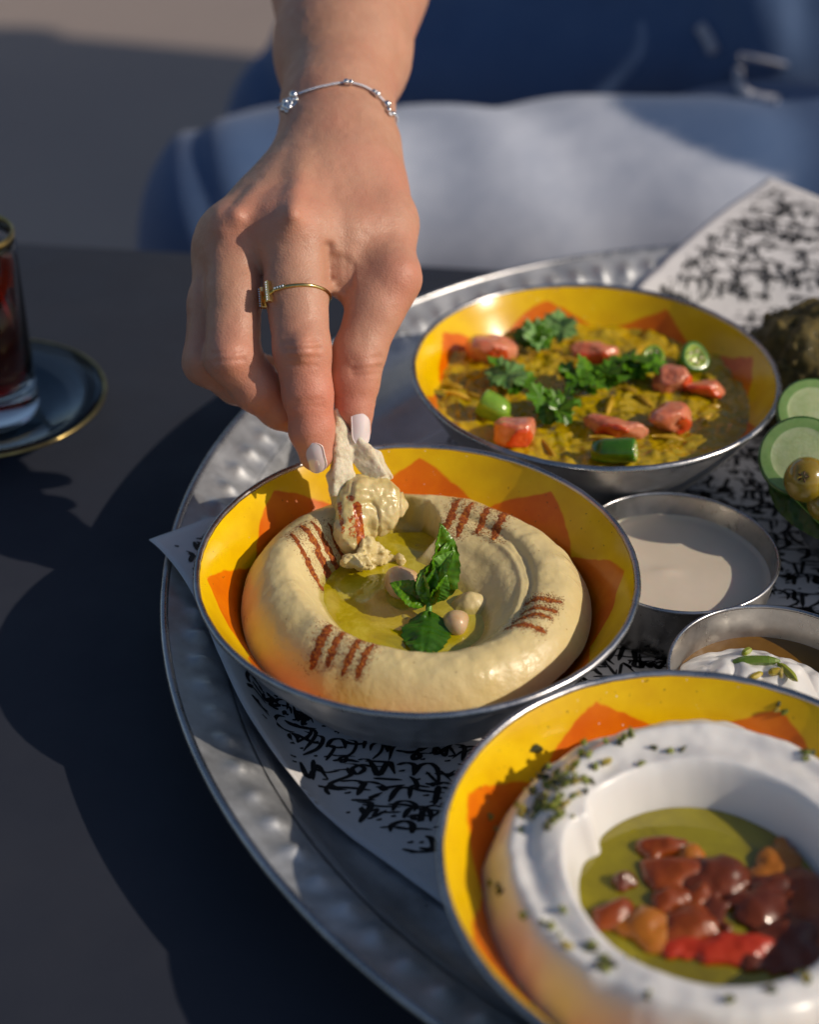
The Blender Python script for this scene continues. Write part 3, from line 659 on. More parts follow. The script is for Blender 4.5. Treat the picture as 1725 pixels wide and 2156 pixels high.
M_PEP = [mk_veg('roasted_pepper', (0.18, 0.025, 0.003), (0.38, 0.08, 0.006), .34, 60), mk_veg('dark_roasted_pepper', (0.09, 0.016, 0.004), (0.20, 0.038, 0.006), .34, 60), mk_veg('red_pepper', (0.42, 0.022, 0.004), (0.55, 0.05, 0.008), .3, 50), mk_veg('orange_pepper', (0.36, 0.11, 0.008), (0.50, 0.17, 0.012))]
def chunk(px, py, wx, wy, ang, kind, label):
    c_ = G(px, py, .0418); A = np.array([(math.cos(ang), math.sin(ang), .1), (-math.sin(ang), math.cos(ang), 0), (0, 0, 1.0)]); s_ = float(np.dot(c_ - CAM, FWD)) / FPX; rx, ry = wx * s_ / 2 * 1.2, wy * s_ / 2 * 1.5
    f = lambda p: smin(ellip(p, c_, A, (rx * 1.08, ry * 1.08, .0024)), ellip(p, c_ + A[0] * rx * .5 + A[1] * ry * .4, A, (rx * .7, ry * .6, .0031)), .003) + .0017 * fbm(p * 95, 2, int(px)) + .0004 * vnoise(p * 380, 3) 
    V, F = sd_mesh(f, c_ - max(rx, ry) * 1.5, c_ + max(rx, ry) * 1.5, .0008); tag(mesh_obj('pepper_chunk', V, F, M_PEP[kind]), label, 'pepper chunk', 'roasted pepper chunks in the labneh oil')
for a_ in [(1395, 1800, 75, 45, .1, 0, 'small orange brown pepper chunk, farthest back left in the oil'), (1420, 1845, 85, 50, -.2, 0, 'brown pepper chunk left of the dark heap'),
           (1500, 1850, 110, 60, -.1, 1, 'dark heap of pepper at the middle of the oil'), (1305, 1862, 38, 30, 0, 1, 'tiny dark pepper speck floating alone on the left oil'),
           (1625, 1840, 95, 90, .4, 3, 'orange pepper lump toward the right of the pit'), (1690, 1900, 90, 90, .2, 0, 'brown pepper chunk against the right pit wall'),
           (1350, 1965, 80, 60, .3, 3, 'orange pepper chunk at the front left of the pit'), (1430, 1955, 100, 70, -.2, 0, 'brown red pepper piece in front of the middle heap'),
           (1555, 1930, 130, 90, .1, 1, 'largest blackened pepper piece in the pit'), (1530, 2000, 160, 50, -.05, 2, 'long bright red pepper strip at the front edge of the pit'),
           (1640, 1990, 110, 80, .2, 1, 'blackened pepper piece at the right front of the pit'), (1300, 1930, 60, 40, .6, 0, 'little brown pepper bit at the left pit edge'),
           (1470, 1900, 60, 50, .4, 0, 'brown pepper bit between the dark pieces'), (1600, 1890, 100, 70, .3, 1, 'purple black pepper piece under the orange lump'), (1700, 1960, 90, 80, .1, 0, 'brown pepper chunk at the far right edge of the photo'), (1450, 1810, 50, 40, .3, 3, 'orange pepper crumb at the back of the oil'), (1400, 1905, 80, 40, .2, 0, 'flat brown pepper flake left of the centre heap')]: chunk(*a_)
for q_ in M_PEP: q_.node_tree.nodes['Principled BSDF'].inputs['Coat Weight'].default_value = .25; q_.node_tree.nodes['Principled BSDF'].inputs['Roughness'].default_value = .32
M_PIS = [mk_veg('pistachio_green', (0.11, 0.15, 0.006), (0.26, 0.28, 0.02), .6, 500, .1), mk_veg('pistachio_dark', (0.03, 0.04, 0.008), (0.07, 0.07, 0.01), .7, 500, 0), mk_veg('pistachio_yellow', (0.35, 0.27, 0.03), (0.45, 0.36, 0.05), .6, 500, .1)]
crumb_me = []
def crumb_shape():
    O = [N((rnd.gauss(0, 1), rnd.gauss(0, 1), rnd.gauss(0, 1))) * rnd.uniform(.7, 1.2) for _ in range(12)]
    import bmesh
    bm = bmesh.new(); [bm.verts.new(q) for q in O]; bmesh.ops.convex_hull(bm, input=bm.verts)
    bmesh.ops.delete(bm, geom=[v for v in bm.verts if not v.link_faces], context='VERTS')
    me = bpy.data.meshes.new('pistachio_crumb'); bm.to_mesh(me); bm.free(); return me
for k in range(9): me = crumb_shape(); me.materials.append(M_PIS[(0, 0, 1, 0, 2, 1, 0, 0, 1)[k]]); crumb_me.append(me)
def crumb(px, py, s_, lab, grp):
    q = rel(px, py, .055, LC)
    for _ in range(3): q = rel(px, py, float(lab_h(q[0], q[1])) if np.hypot(*q) < .069 else .05, LC)
    rr_ = np.hypot(*q)
    z_ = float(lab_h(q[0], q[1])) if rr_ < .068 else float(np.interp(rr_, [r for r, _ in B_IN], [z for _, z in B_IN]))
    o = bpy.data.objects.new('pistachio_crumb', rnd.choice(crumb_me)); COL.objects.link(o); o.location = (LC[0] + q[0], LC[1] + q[1], z_ + s_ * .4)
    o.scale = (s_ * rnd.uniform(.7, 1.4), s_ * rnd.uniform(.7, 1.2), s_ * .8); o.rotation_euler = (rnd.random() * 6, rnd.random() * 6, rnd.random() * 6); tag(o, lab, 'pistachio', grp)
for k in range(85):
    cx, cy = rnd.choice([(1140, 1655), (1160, 1690), (1190, 1660), (1130, 1700), (1210, 1635)]); crumb(cx + rnd.gauss(0, 26), cy + rnd.gauss(0, 28), rnd.uniform(.0009, .0021), 'green pistachio crumb in the dense cluster at the left of the labneh', 'clustered pistachio crumbs')
for (px, py) in [(1325, 1548), (1312, 1555), (1300, 1562), (1285, 1565), (1230, 1575), (1240, 1590), (1360, 1612), (1280, 1610), (1392, 1682), (1362, 1672), (1440, 1582), (1030, 1745), (1038, 1755), (1025, 1740), (1046, 1870), (1036, 1858), (1095, 1975), (1050, 1900), (1248, 1990), (1252, 2000), (1270, 2020), (1280, 2045), (1262, 2035), (1290, 2030), (1325, 2010), (1335, 2018), (1240, 1995), (1530, 2110), (1538, 2118), (1150, 2055), (1130, 2050), (1165, 2052), (1180, 2090), (1200, 2108), (1195, 2125), (1360, 2095), (1625, 2085), (1690, 2030), (1700, 2040), (1680, 2050), (1705, 2060), (1715, 2020), (1690, 1585), (1700, 1600), (1712, 1590), (1640, 1490), (1655, 1500), (1630, 1515), (1185, 1920), (1100, 2030)]:
    for _ in range(rnd.choice((1, 1, 2))): crumb(px + rnd.gauss(0, 4), py + rnd.gauss(0, 4), rnd.uniform(.0009, .0021), 'scattered pistachio crumb lying alone on the labneh or yellow lining', 'scattered pistachio crumbs')

# ------------------------------------------------------------------ small steel cups
def cup(c, R, z0, z1, label, group=None, mat=M_CUP):
    t = thing('steel_cup', label, 'cup', (c[0], c[1], z0), group)
    lathe('cup_wall', [(0, z0 + .0018), (R * .80, z0 + .0018), (R * .865, z0 + .0035), (R * .885, z0 + .006), (R * .925, (z0 + z1) / 2), (R * .965, z1 - .002), (R * .975, z1 - .0004)], (c[0], c[1], 0), mat, t, seg=128)
    lathe('cup_outside', [(0, z0), (R * .84, z0), (R * .90, z0 + .0035), (R * .945, (z0 + z1) / 2), (R * .985, z1 - .002), (R * .99, z1 - .0006)], (c[0], c[1], 0), mat, t, seg=128)
    a = np.linspace(0, 2 * np.pi, 11); lathe('rim', [(R * .985 + .00075 * math.cos(q), z1 - .0003 + .0008 * math.sin(q)) for q in a], (c[0], c[1], 0), M_RIM, t, seg=128)
    return t
T1 = np.array([.1042, .4835]); cup(T1, .0394, .0062, .0340, 'shallow steel cup holding plain tahini sauce', 'small steel dip cups')
m = Mat('tahini', (0.66, 0.56, 0.44), .28); m.set('Subsurface Weight', .3); m.set('Subsurface Scale', .005); m.link(m.ramp(m.noise(30, 4), [(.3, (.64, .55, .44)), (.7, (.72, .62, .50))]), 'Base Color'); m.bump(m.noise(90, 2), .12, .0006)
th_ = food_disc('tahini_sauce', T1, .0372, lambda x, y: .0240 + .0008 * sstep(.035, .0372, np.hypot(x, y)) + .00022 * fbm(xy3(x, y, 60), 2, 3) + .0007 * np.exp(-((x + .004) / .006) ** 2 - ((y + .001) / .003) ** 2), m.m, None, 50, 120)
tag(th_, 'smooth cream coloured tahini sauce half shaded in its steel cup', 'tahini')
T2 = G(1650, 1416, .0355)[:2] + np.array([-.0012, -.0015]); cup(T2, .0392, .0062, .0355, 'steel cup holding a spoonful of white yoghurt in oil', 'small steel dip cups')
food = thing('yoghurt_in_oil', 'dollop of white yoghurt set in amber oil in the small steel cup', 'yoghurt', (T2[0], T2[1], .03))
m = Mat('amber_oil', (0.25, 0.11, 0.008), .04); m.set('Coat Weight', 1.0); m.link(m.ramp(m.noise(40, 3), [(.3, (.14, .06, .004)), (.7, (.30, .15, .012))]), 'Base Color')
food_disc('amber_oil', T2, .0367, lambda x, y: .0225 + 0 * x, m.m, food, 20, 90)
YD = rel(1585, 1425, .027, T2)
def yog(x, y):
    r = np.hypot(x, y); e = np.hypot((x - YD[0]) / .030, (y - YD[1]) / .0210); return .0180 + .0125 * (1 - np.clip(e, 0, 2) ** 2.2) + .0022 * np.abs(fbm(xy3(x, y, 110), 2, 31)) * 2 + .0008
food_disc('yoghurt', T2, .0364, yog, M_LAB, food, 110, 200)
def sliver(px, py, L, ang, wd, k, label):
    q = rel(px, py, .033, T2); c_ = np.array([T2[0] + q[0], T2[1] + q[1], max(float(yog(q[0], q[1])), .0225) + wd * .5]); d = np.array([math.cos(ang), math.sin(ang), .1])
    V, F = tube_vf(spline([c_ - d * L / 2, c_ + (0, 0, wd * .2), c_ + d * L / 2], 9), np.array([.3, .8, 1, 1, 1, 1, .95, .7, .2]) * wd, 6)
    tag(mesh_obj('pistachio_sliver', V, F, M_SLI[k], smooth=False), label, 'pistachio sliver', 'pistachio slivers on the yoghurt cup')
M_SLI = [mk_veg('pistachio_sliver_green', (.10, .19, .012), (.18, .28, .02), .4), mk_veg('pistachio_sliver_yellow', (.42, .33, .02), (.55, .42, .03), .4), mk_veg('pistachio_lime', (.26, .32, .02), (.36, .40, .03), .4)]
for a_ in [(1595, 1388, .0165, -.08, .0018, 0, 'longest dark green pistachio sliver lying across the yoghurt'), (1575, 1367, .0045, .6, .0013, 2, 'short green pistachio tip half sunk in the oil'), (1594, 1419, .0062, .55, .0012, 1, 'slim yellow pistachio sliver in front of the long green one'),
           (1634, 1415, .0050, .1, .0014, 1, 'round yellow pistachio bit at the middle of the yoghurt'), (1660, 1413, .0115, -1.15, .0015, 2, 'upright lime pistachio sliver on the right of the yoghurt'), (1685, 1442, .0060, -.5, .0013, 0, 'green pistachio sliver farthest right near the yellow bowl')]: sliver(*a_)

# ------------------------------------------------------------------ vegetable bowl at the right edge
VC = np.array([.2135, .5230]); VR = .062
t = thing('steel_bowl', 'plain steel bowl of cucumber and olives cut by the right edge', 'bowl', (VC[0], VC[1], .006))
lathe('bowl_wall', [(0, .009), (VR * .62, .009), (VR * .80, .018), (VR * .92, .034), (VR * .97, .047), (VR * .975, .0490)], (*VC, 0), M_CUP, t, seg=128)
lathe('bowl_outside', [(0, .0064), (VR * .64, .0064), (VR * .83, .016), (VR * .95, .034), (VR * .985, .0470), (VR * .99, .0488)], (*VC, 0), M_CUP, t, seg=128)
a = np.linspace(0, 2 * np.pi, 11); lathe('rim', [(VR * .985 + .0009 * math.cos(q), .0489 + .0009 * math.sin(q)) for q in a], (*VC, 0), M_RIM, t, seg=128)
M_CUF = mk_veg('cucumber_flesh', (.42, .52, .22), (.58, .64, .36), .35, 180); M_CUR = mk_veg('cucumber_rim_flesh', (.20, .36, .09), (.30, .44, .15), .3); M_CUS = mk_veg('cucumber_peel', (.03, .10, .01), (.06, .16, .02), .3)
def cucumber(px, py, z, R, nrm, label, th=.004):
    c_ = G(px, py, z); n_ = N(nrm); u = N(np.cross(n_, (0, .2, 1))); v = np.cross(n_, u); t = thing('cucumber_slice', label, 'cucumber slice', c_, 'cucumber slices in the steel bowl'); a = np.linspace(0, 2 * np.pi, 56, endpoint=False)
    def ring(prof, nm, mt): V = np.array([[c_ + n_ * z_ + (u * math.cos(q) + v * math.sin(q)) * r * R for (r, z_) in prof] for q in a]).reshape(-1, 3); mesh_obj(nm, V, grid_faces(56, len(prof), True), mt, t)
    ring([(.93, th / 2), (.985, th * .42), (1, 0), (.985, -th * .42), (.9, -th / 2), (.001, -th / 2)], 'peel', M_CUS)
    ring([(.931, th / 2), (.80, th / 2 + .0001), (.70, th / 2)], 'outer_flesh', M_CUR); ring([(.70, th / 2), (.62, th / 2 - .0002), (.45, th / 2 + .0001), (.001, th / 2 - .0001)], 'seed_core', M_CUF)
cucumber(1688, 962, .056, .0168, (-.25, -.60, .72), 'front cucumber slice leaning on the rim behind the olive')
cucumber(1712, 868, .058, .0150, (-.10, -.55, .82), 'rear cucumber slice, paler, above the front one')
cucumber(1765, 925, .050, .0160, (.2, -.5, .85), 'cucumber slice mostly beyond the right edge')
c_ = G(1700, 1010, .0575); M_OLV = mk_veg('green_olive_skin', (.22, .14, .006), (.34, .23, .012), .2, 70)
t = thing('olive', 'green brown olive with a star shaped scar sitting on the cucumber', 'olive', c_)
dv = N(-FWD * .8 + np.array([-.35, 0, .1])); A = np.array([N(np.cross(dv, (0, 0, 1))), N(np.cross(N(np.cross(dv, (0, 0, 1))), dv)), dv])
V, F = sd_mesh(lambda p: smax(ellip(p, c_, A, (.0088, .0090, .0105)), -ball(p, c_ + dv * .0116, .0018), .0014), c_ - .013, c_ + .013, .0006); mesh_obj('olive_flesh', V, F, M_OLV, t)
m = Mat('olive_scar', (.07, .03, .004), .6); pr = []
for k in range(5):
    q = 6.283 * k / 5 + .3; dd = A[0] * math.cos(q) + A[1] * math.sin(q); pr.append(tube_vf([c_ + dv * .0101 + dd * .0008, c_ + dv * .0100 + dd * .0018, c_ + dv * .0096 + dd * .0029], [.0003, .0004, .00015], 5))
V, F = join(pr); mesh_obj('scar', V, F, m.m, t)
c_ = G(1760, 1060, .050); V, F = sd_mesh(lambda p: ellip(p, c_, np.eye(3), (.011, .010, .009)), c_ - .014, c_ + .014, .001); tag(mesh_obj('olive', V, F, M_OLV), 'second olive low in the steel bowl behind the long leaf', 'olive')
M_LONG = mk_leaf('bay_like_leaf', (.02, .06, .008), (.045, .10, .012), .4)
lf = thing('long_leaf', 'long dark green leaf lying inside the rim of the steel bowl', 'leaf', G(1660, 1060, .052))
dl = [G(1622, 1000, .0455), G(1775, 1150, .0455)]; V, F = leaf_vf(dl[0], dl[1], (-.62, -.55, .55), .017, .06, .06, .02, 12, .02, .0005); mesh_obj('blade', V, F, M_LONG, lf)
mesh_obj('midrib', *tube_vf(spline([dl[0], (dl[0] + dl[1]) / 2 + (0, 0, .0003), dl[1]], 10), .0004, 5), M_MINT_L, lf)
# crumbly brown dish behind
bc = G(1745, 790, .030); rndk = random.Random(3)
M_BR = mk_veg('browned_herb_crust', (.035, .030, .008), (.17, .12, .026), .85, 260, .05); M_BR.node_tree.nodes['Principled BSDF'].inputs['Coat Weight'].default_value = .05; prt = []
def brown(p):
    q = p - bc; d = (np.linalg.norm(q / np.array([.040, .036, .034]), axis=1) - 1) * .030; d = np.maximum(d, .0066 - p[:, 2]); return d - .0060 * fbm(p * 120, 3, 41)
V, F = sd_mesh(brown, bc - .052, bc + .052, .0016); tag(mesh_obj('fried_patty', V, F, M_BR), 'rough dark brown herb crusted patty on the paper at the right edge', 'fried patty')

# ------------------------------------------------------------------ tea glass and saucer
GC = G(-22, 838, .012)[:2]
m = Mat('clear_glass', (1, 1, 1), .02); m.set('Transmission Weight', 1.0); m.set('IOR', 1.48); M_GL = m.m
m = Mat('tinted_saucer_glass', (.42, .62, .80), .03); m.set('Transmission Weight', 1.0); m.set('IOR', 1.45); M_SG = m.m
m = Mat('gold_rim', (.55, .38, .12), .28, 1.0); m.link(m.ramp(m.noise(120, 4), [(.3, (.26, .19, .07)), (.7, (.50, .38, .15))]), 'Base Color'); M_GOLD = m.m
m = Mat('black_tea', (.62, .05, .004), .02); m.set('Transmission Weight', .93); m.set('IOR', 1.33)
ab = m.n.new('ShaderNodeVolumeAbsorption'); ab.inputs[0].default_value = (.75, .10, .01, 1); ab.inputs[1].default_value = 75; m.t.links.new(ab.outputs[0], m.n['Material Output'].inputs['Volume']); M_TEA = m.m
sc_ = thing('saucer', 'clear glass saucer with a gold rim under the tea glass', 'saucer', (*GC, 0))
lathe('saucer_dish', [(.0001, .0020), (.026, .0020), (.030, .0028), (.042, .0075), (.0530, .0125), (.0530, .0140), (.042, .0095), (.030, .0048), (.026, .0042), (.0001, .0042)], (*GC, 0), M_SG, sc_, seg=96)
a = np.linspace(0, 2 * np.pi, 11); lathe('gold_rim', [(.0537 + .0009 * math.cos(q), .0133 + .0010 * math.sin(q)) for q in a], (*GC, 0), M_GOLD, sc_, seg=128)
tg = thing('tea_glass', 'straight gold rimmed glass of dark tea at the left edge', 'glass', (*GC, .0043))
ZG = .0045
lathe('glass_body', [(.0001, ZG), (.0195, ZG), (.0222, ZG + .002), (.0226, ZG + .006), (.0222, ZG + .014), (.0222, ZG + .085), (.0222, ZG + .0915), (.0208, ZG + .0915), (.0206, ZG + .085), (.0200, ZG + .022), (.0188, ZG + .0155), (.015, ZG + .0130), (.0001, ZG + .0125)], (*GC, 0), M_GL, tg, seg=96)
lathe('gold_rim', [(.0216 + .0009 * math.cos(q), ZG + .0905 + .0022 * math.sin(q)) for q in a], (*GC, 0), M_GOLD, tg, seg=96)
te = lathe('tea', [(.0001, ZG + .0130), (.0145, ZG + .0134), (.0184, ZG + .0160), (.01965, ZG + .022), (.0202, ZG + .080), (.0001, ZG + .0803)], (*GC, 0), M_TEA, None, seg=96); tag(te, 'dark red brown tea filling the gold rimmed glass', 'tea')

# ------------------------------------------------------------------ the person
def J(px, py, d, r): return P(px, py, d), r * d / FPX
per = thing('person', 'seated person in blue jeans reaching a hand down to the hummus', 'person', (.2, 1.2, -.74))
# forearm to fingertips
FA = [J(737, -40, .735, 172), J(722, 110, .690, 130), J(710, 235, .655, 107), J(710, 300, .640, 106)]
EL = (np.array([-.030, .875, .235]), .044); SH = (np.array([.12, 1.15, .43]), .055)
HB = [  # bones of the back of the hand: from, to, radii, blend
    (J(700, 318, .636, 90), J(622, 488, .592, 72)), (J(686, 322, .637, 80), J(494, 492, .598, 60)), (J(676, 330, .640, 74), J(468, 520, .606, 52)), (J(672, 335, .642, 68), J(455, 560, .616, 46)),
    (J(690, 338, .634, 80), J(556, 474, .594, 58)), (J(682, 334, .637, 74), J(482, 500, .603, 52)), (J(762, 320, .638, 82), J(822, 470, .612, 52)), (J(822, 470, .612, 52), J(824, 588, .596, 54)), (J(722, 500, .600, 64), J(726, 582, .597, 48)), (J(740, 372, .625, 96), J(760, 500, .610, 92)), (J(700, 400, .622, 90), J(700, 505, .604, 70))]
FI = [  # fingers as chains
    [J(622, 492, .592, 72), J(624, 610, .586, 66), J(636, 735, .579, 59), J(648, 830, .581, 52), J(657, 905, .584, 46), J(666, 957, .586, 36)],           # index
    [J(492, 496, .598, 58), J(492, 620, .590, 58), J(490, 752, .584, 57), J(540, 815, .589, 51), J(590, 858, .596, 44), J(625, 880, .602, 36)],             # middle
    [J(466, 530, .606, 50), J(446, 640, .600, 49), J(437, 762, .596, 50), J(500, 805, .604, 45), J(562, 835, .614, 38), J(600, 842, .620, 32)],             # ring finger
    [J(470, 560, .622, 44), J(462, 660, .622, 42), J(468, 745, .624, 40), J(525, 772, .630, 36), J(572, 785, .632, 31), J(598, 788, .634, 27)],             # little finger
    [J(822, 588, .596, 55), J(790, 650, .594, 59), J(756, 745, .592, 55), J(748, 800, .592, 50), J(747, 862, .592, 38), J(757, 905, .592, 24)]]             # thumb
def ob(px, py, d, r, s):
    c0, r0 = J(px, py, d, r); return c0, r0, s
KN = [ob(613, 472, .580, 44, 1), ob(476, 474, .588, 38, 1), ob(448, 510, .599, 30, .8), ob(834, 584, .590, 38, 1), ob(637, 732, .569, 34, .8), ob(482, 752, .576, 38, .8), ob(425, 757, .590, 34, .8), ob(766, 768, .585, 30, .7)]
# tendons on the back of the hand
TE = [(J(640, 330, .612, 14), J(617, 450, .574, 12)), (J(610, 345, .616, 12), J(500, 455, .583, 10))]
CR = [(623, 722), (628, 740), (633, 757)]
def hand_raw(p):
    d = cone(p, *[FA[0][0], FA[1][0], FA[0][1], FA[1][1]])
    d = smin(d, cone(p, FA[1][0], FA[2][0], FA[1][1], FA[2][1]), .015); d = smin(d, cone(p, FA[2][0], FA[3][0], FA[2][1], FA[3][1]), .012)
    hb = None
    for (a0, a1) in HB:
        q = cone(p, a0[0], a1[0], a0[1], a1[1]); hb = q if hb is None else smin(hb, q, .0075)
    d = smin(d, hb, .012)
    ch = []
    for f in FI:
        c_ = None
        for k in range(len(f) - 1):
            q = cone(p, f[k][0], f[k + 1][0], f[k][1], f[k + 1][1]); c_ = q if c_ is None else smin(c_, q, .0030)
        ch.append(c_)
    # fingers keep apart from one another and melt into the knuckles only near their roots
    roots = [J(620, 500, .592, 0)[0], J(500, 500, .598, 0)[0], J(466, 530, .606, 0)[0], J(470, 560, .622, 0)[0], J(822, 588, .596, 0)[0]]
    fg = None
    for i_, (c_, rt) in enumerate(zip(ch, roots)):
        root_or_sunlit = 1 - sstep(.012, .034, np.linalg.norm(p - rt, axis=1)); kk = .0012 + .0065 * root_or_sunlit
        hbk = smin(d, c_, kk) if False else c_
        fg = hbk if fg is None else smin(fg, hbk, .0009 + .0035 * np.minimum(root_or_sunlit, 1))
    near = np.min(np.stack([np.linalg.norm(p - rt, axis=1) for rt in roots]), 0); kk = .0018 + .0068 * (1 - sstep(.016, .040, near))
    d = smin(d, fg, kk)
    for c_, r_, s_ in KN: d = smin(d, ball(p, c_, r_ * .62), .0060 * s_) + 0
    for a0, a1 in TE: d = smin(d, cone(p, a0[0], a1[0], a0[1] * .8, a1[1] * .8), .0065)
    return d
CREASE = []
def crease(p0, p1, dep, wd): CREASE.append((np.array(p0), np.array(p1), dep, wd))
for (x0, y0, x1, y1, dd, dep) in [(596, 722, 668, 716, .562, .00055), (600, 708, 664, 706, .562, .0003), (610, 768, 664, 770, .562, .0003), (602, 736, 672, 733, .562, .0007), (610, 752, 668, 752, .562, .0004), (622, 845, 676, 842, .569, .00035), (620, 856, 680, 855, .569, .00035),
        (748, 762, 800, 752, .577, .0005), (742, 778, 800, 772, .577, .0006), (745, 790, 796, 786, .577, .0004), (450, 745, 505, 738, .567, .0004), (455, 760, 512, 756, .567, .0005),
        (690, 520, 694, 585, .590, .0016), (708, 545, 712, 600, .592, .0010), (728, 550, 730, 612, .592, .0011), (744, 560, 742, 605, .590, .0006), (590, 600, 650, 585, .566, .0002)]:
    crease(P(x0, y0, dd), P(x1, y1, dd), dep, .0011 if dep < .0009 else .0020)
def hand_fn(p):
    d = hand_raw(p)
    nb = np.abs(d) < .004
    if nb.any():
        q = p[nb]; e = np.zeros(len(q))
        v = q - CAM; v = v / np.linalg.norm(v, axis=1)[:, None]
        for a0, a1, dep, wd in CREASE:
            # distance measured across the surface: drop the component along the line towards the crease's own surface normal
            m0 = (a0 + a1) / 2; nn = N(m0 - (m0 + N(m0 - CAM) * .02)); ab = a1 - a0; w_ = q - a0; w_ = w_ - (w_ @ nn)[:, None] * nn; ab2 = ab - (ab @ nn) * nn
            t_ = np.clip((w_ @ ab2) / (ab2 @ ab2), 0, 1); ds = np.linalg.norm(w_ - t_[:, None] * ab2, axis=1); far = np.abs((q - a0) @ nn)
            e += dep * np.exp(-(ds / wd) ** 2) * (1 - sstep(.012, .02, far))
        e += .00010 * vnoise(q * 420, 3) + .00022 * vnoise(q * 130, 8)
        d = d.copy(); d[nb] += e
    return d
allp = np.array([J_[0] for f in FI for J_ in f] + [J_[0] for J_ in FA] + [b[0][0] for b in HB])
V, F = sd_mesh(hand_fn, allp.min(0) - .035, np.array([allp[:, 0].max() + .035, allp[:, 1].max() - .002, allp[:, 2].max() + .04]), .00085)
def redness(v):
    r = np.zeros(len(v))
    for (x_, y_, d_, s_, a_) in [(613, 470, .575, .012, .45), (478, 465, .583, .011, .35), (845, 590, .585, .013, .6), (637, 730, .562, .011, .45), (478, 755, .568, .013, .5), (660, 900, .572, .020, .7), (745, 850, .58, .016, .9), (770, 770, .578, .010, .3), (560, 850, .58, .018, .6), (690, 780, .565, .015, .45)]:
        r += a_ * np.exp(-(np.linalg.norm(v - P(x_, y_, d_), axis=1) / s_) ** 2)
    return np.clip(r * .75, 0, 1)
m = Mat('skin', (.62, .36, .25), .42); m.set('Subsurface Weight', .28); m.set('Subsurface Radius', (1.0, .35, .18)); m.set('Subsurface Scale', .0045); m.set('Specular IOR Level', .5)
c = m.ramp(m.noise(55, 4, .6), [(.3, (.48, .240, .155)), (.7, (.57, .310, .208))]); c = m.mix(m.ramp(m.noise(28, 3), [(.4, 0.0), (.65, .5)]), c, (.58, .235, .16))
c = m.mix(m.math('MULTIPLY', m.attr('redness'), .85), c, (.60, .21, .14)); m.link(c, 'Base Color')
m.link(m.ramp(m.noise(300, 3), [(.3, .42), (.7, .60)]), 'Roughness')
m.bump(m.voro(1300), .32, .0003); m.bump(m.noise(600, 5, .75), .34, .0004); m.bump(m.noise(190, 3), .2, .0005); M_SKIN = m.m
arm = mesh_obj('hand_and_forearm', V, F, M_SKIN, per, attrs={'redness': redness(V)})
V, F = sd_mesh(lambda p: smin(cone(p, FA[0][0], EL[0], FA[0][1] * .985, EL[1]), cone(p, EL[0], SH[0], EL[1], SH[1]), .02), np.array([-.15, FA[0][0][1] - .005, .05]), np.array([.25, 1.25, .55]), .006)
mesh_obj('upper_arm', V, F, M_SKIN, per, attrs={'redness': np.zeros(len(V))})
# nails
m = Mat('nail_varnish', (.80, .64, .64), .10); m.set('Coat Weight', 1.0); m.set('Coat Roughness', .03); m.set('Subsurface Weight', .15); m.set('Subsurface Scale', .002)
m.link(m.ramp(m.noise(90, 2), [(.3, (.76, .60, .60)), (.7, (.84, .70, .69))]), 'Base Color'); M_NAIL = m.m
def nail(base, tip, nrm, wd, curv, name='fingernail'):
    base, tip = np.array(base), np.array(tip); L = np.linalg.norm(tip - base); d = (tip - base) / L; n_ = N(np.array(nrm) - d * (np.array(nrm) @ d)); s_ = np.cross(d, n_); nu_, nv_ = 30, 15; V = []
    for i_ in range(nu_):
        q = i_ / (nu_ - 1)
        ww = (1 - max(0, (.28 - q) / .28) ** 2.3) ** .5 if q < .28 else (1 - max(0, (q - .62) / .38) ** 2.2 * .985) ** .5
        ww = max(ww, .06)
        for j_ in range(nv_):
            t_ = -1 + 2 * j_ / (nv_ - 1); a_ = t_ * ww * curv; R_ = wd / 2 / math.sin(curv)
            V.append(base + d * L * q + s_ * R_ * math.sin(a_) + n_ * (R_ * (math.cos(a_) - 1) + .0006 * math.sin(q * math.pi) - .0009 * q * q))
    V = np.array(V); n2 = len(V); F = grid_faces(nu_, nv_); V2 = np.vstack([V, V - n_ * .0006]); ring = [i_ * nv_ for i_ in range(nu_)] + [(nu_ - 1) * nv_ + j_ for j_ in range(1, nv_)] + [i_ * nv_ + nv_ - 1 for i_ in range(nu_ - 2, -1, -1)] + [j_ for j_ in range(nv_ - 2, 0, -1)]
    Fs = F.tolist() + [tuple(q + n2 for q in f[::-1]) for f in F.tolist()] + [(ring[k], ring[(k + 1) % len(ring)], ring[(k + 1) % len(ring)] + n2, ring[k] + n2) for k in range(len(ring))]
    mesh_obj(name, V2, Fs, M_NAIL, per)
nail(P(650, 932, .5772), P(664, 998, .5806), toC * .86 - RGT * .55 - UPV * .1, 52 * .58 / FPX, .85)
nail(P(761, 852, .5856), P(766, 940, .5871), toC * .88 + RGT * .45, 44 * .58 / FPX, .85)
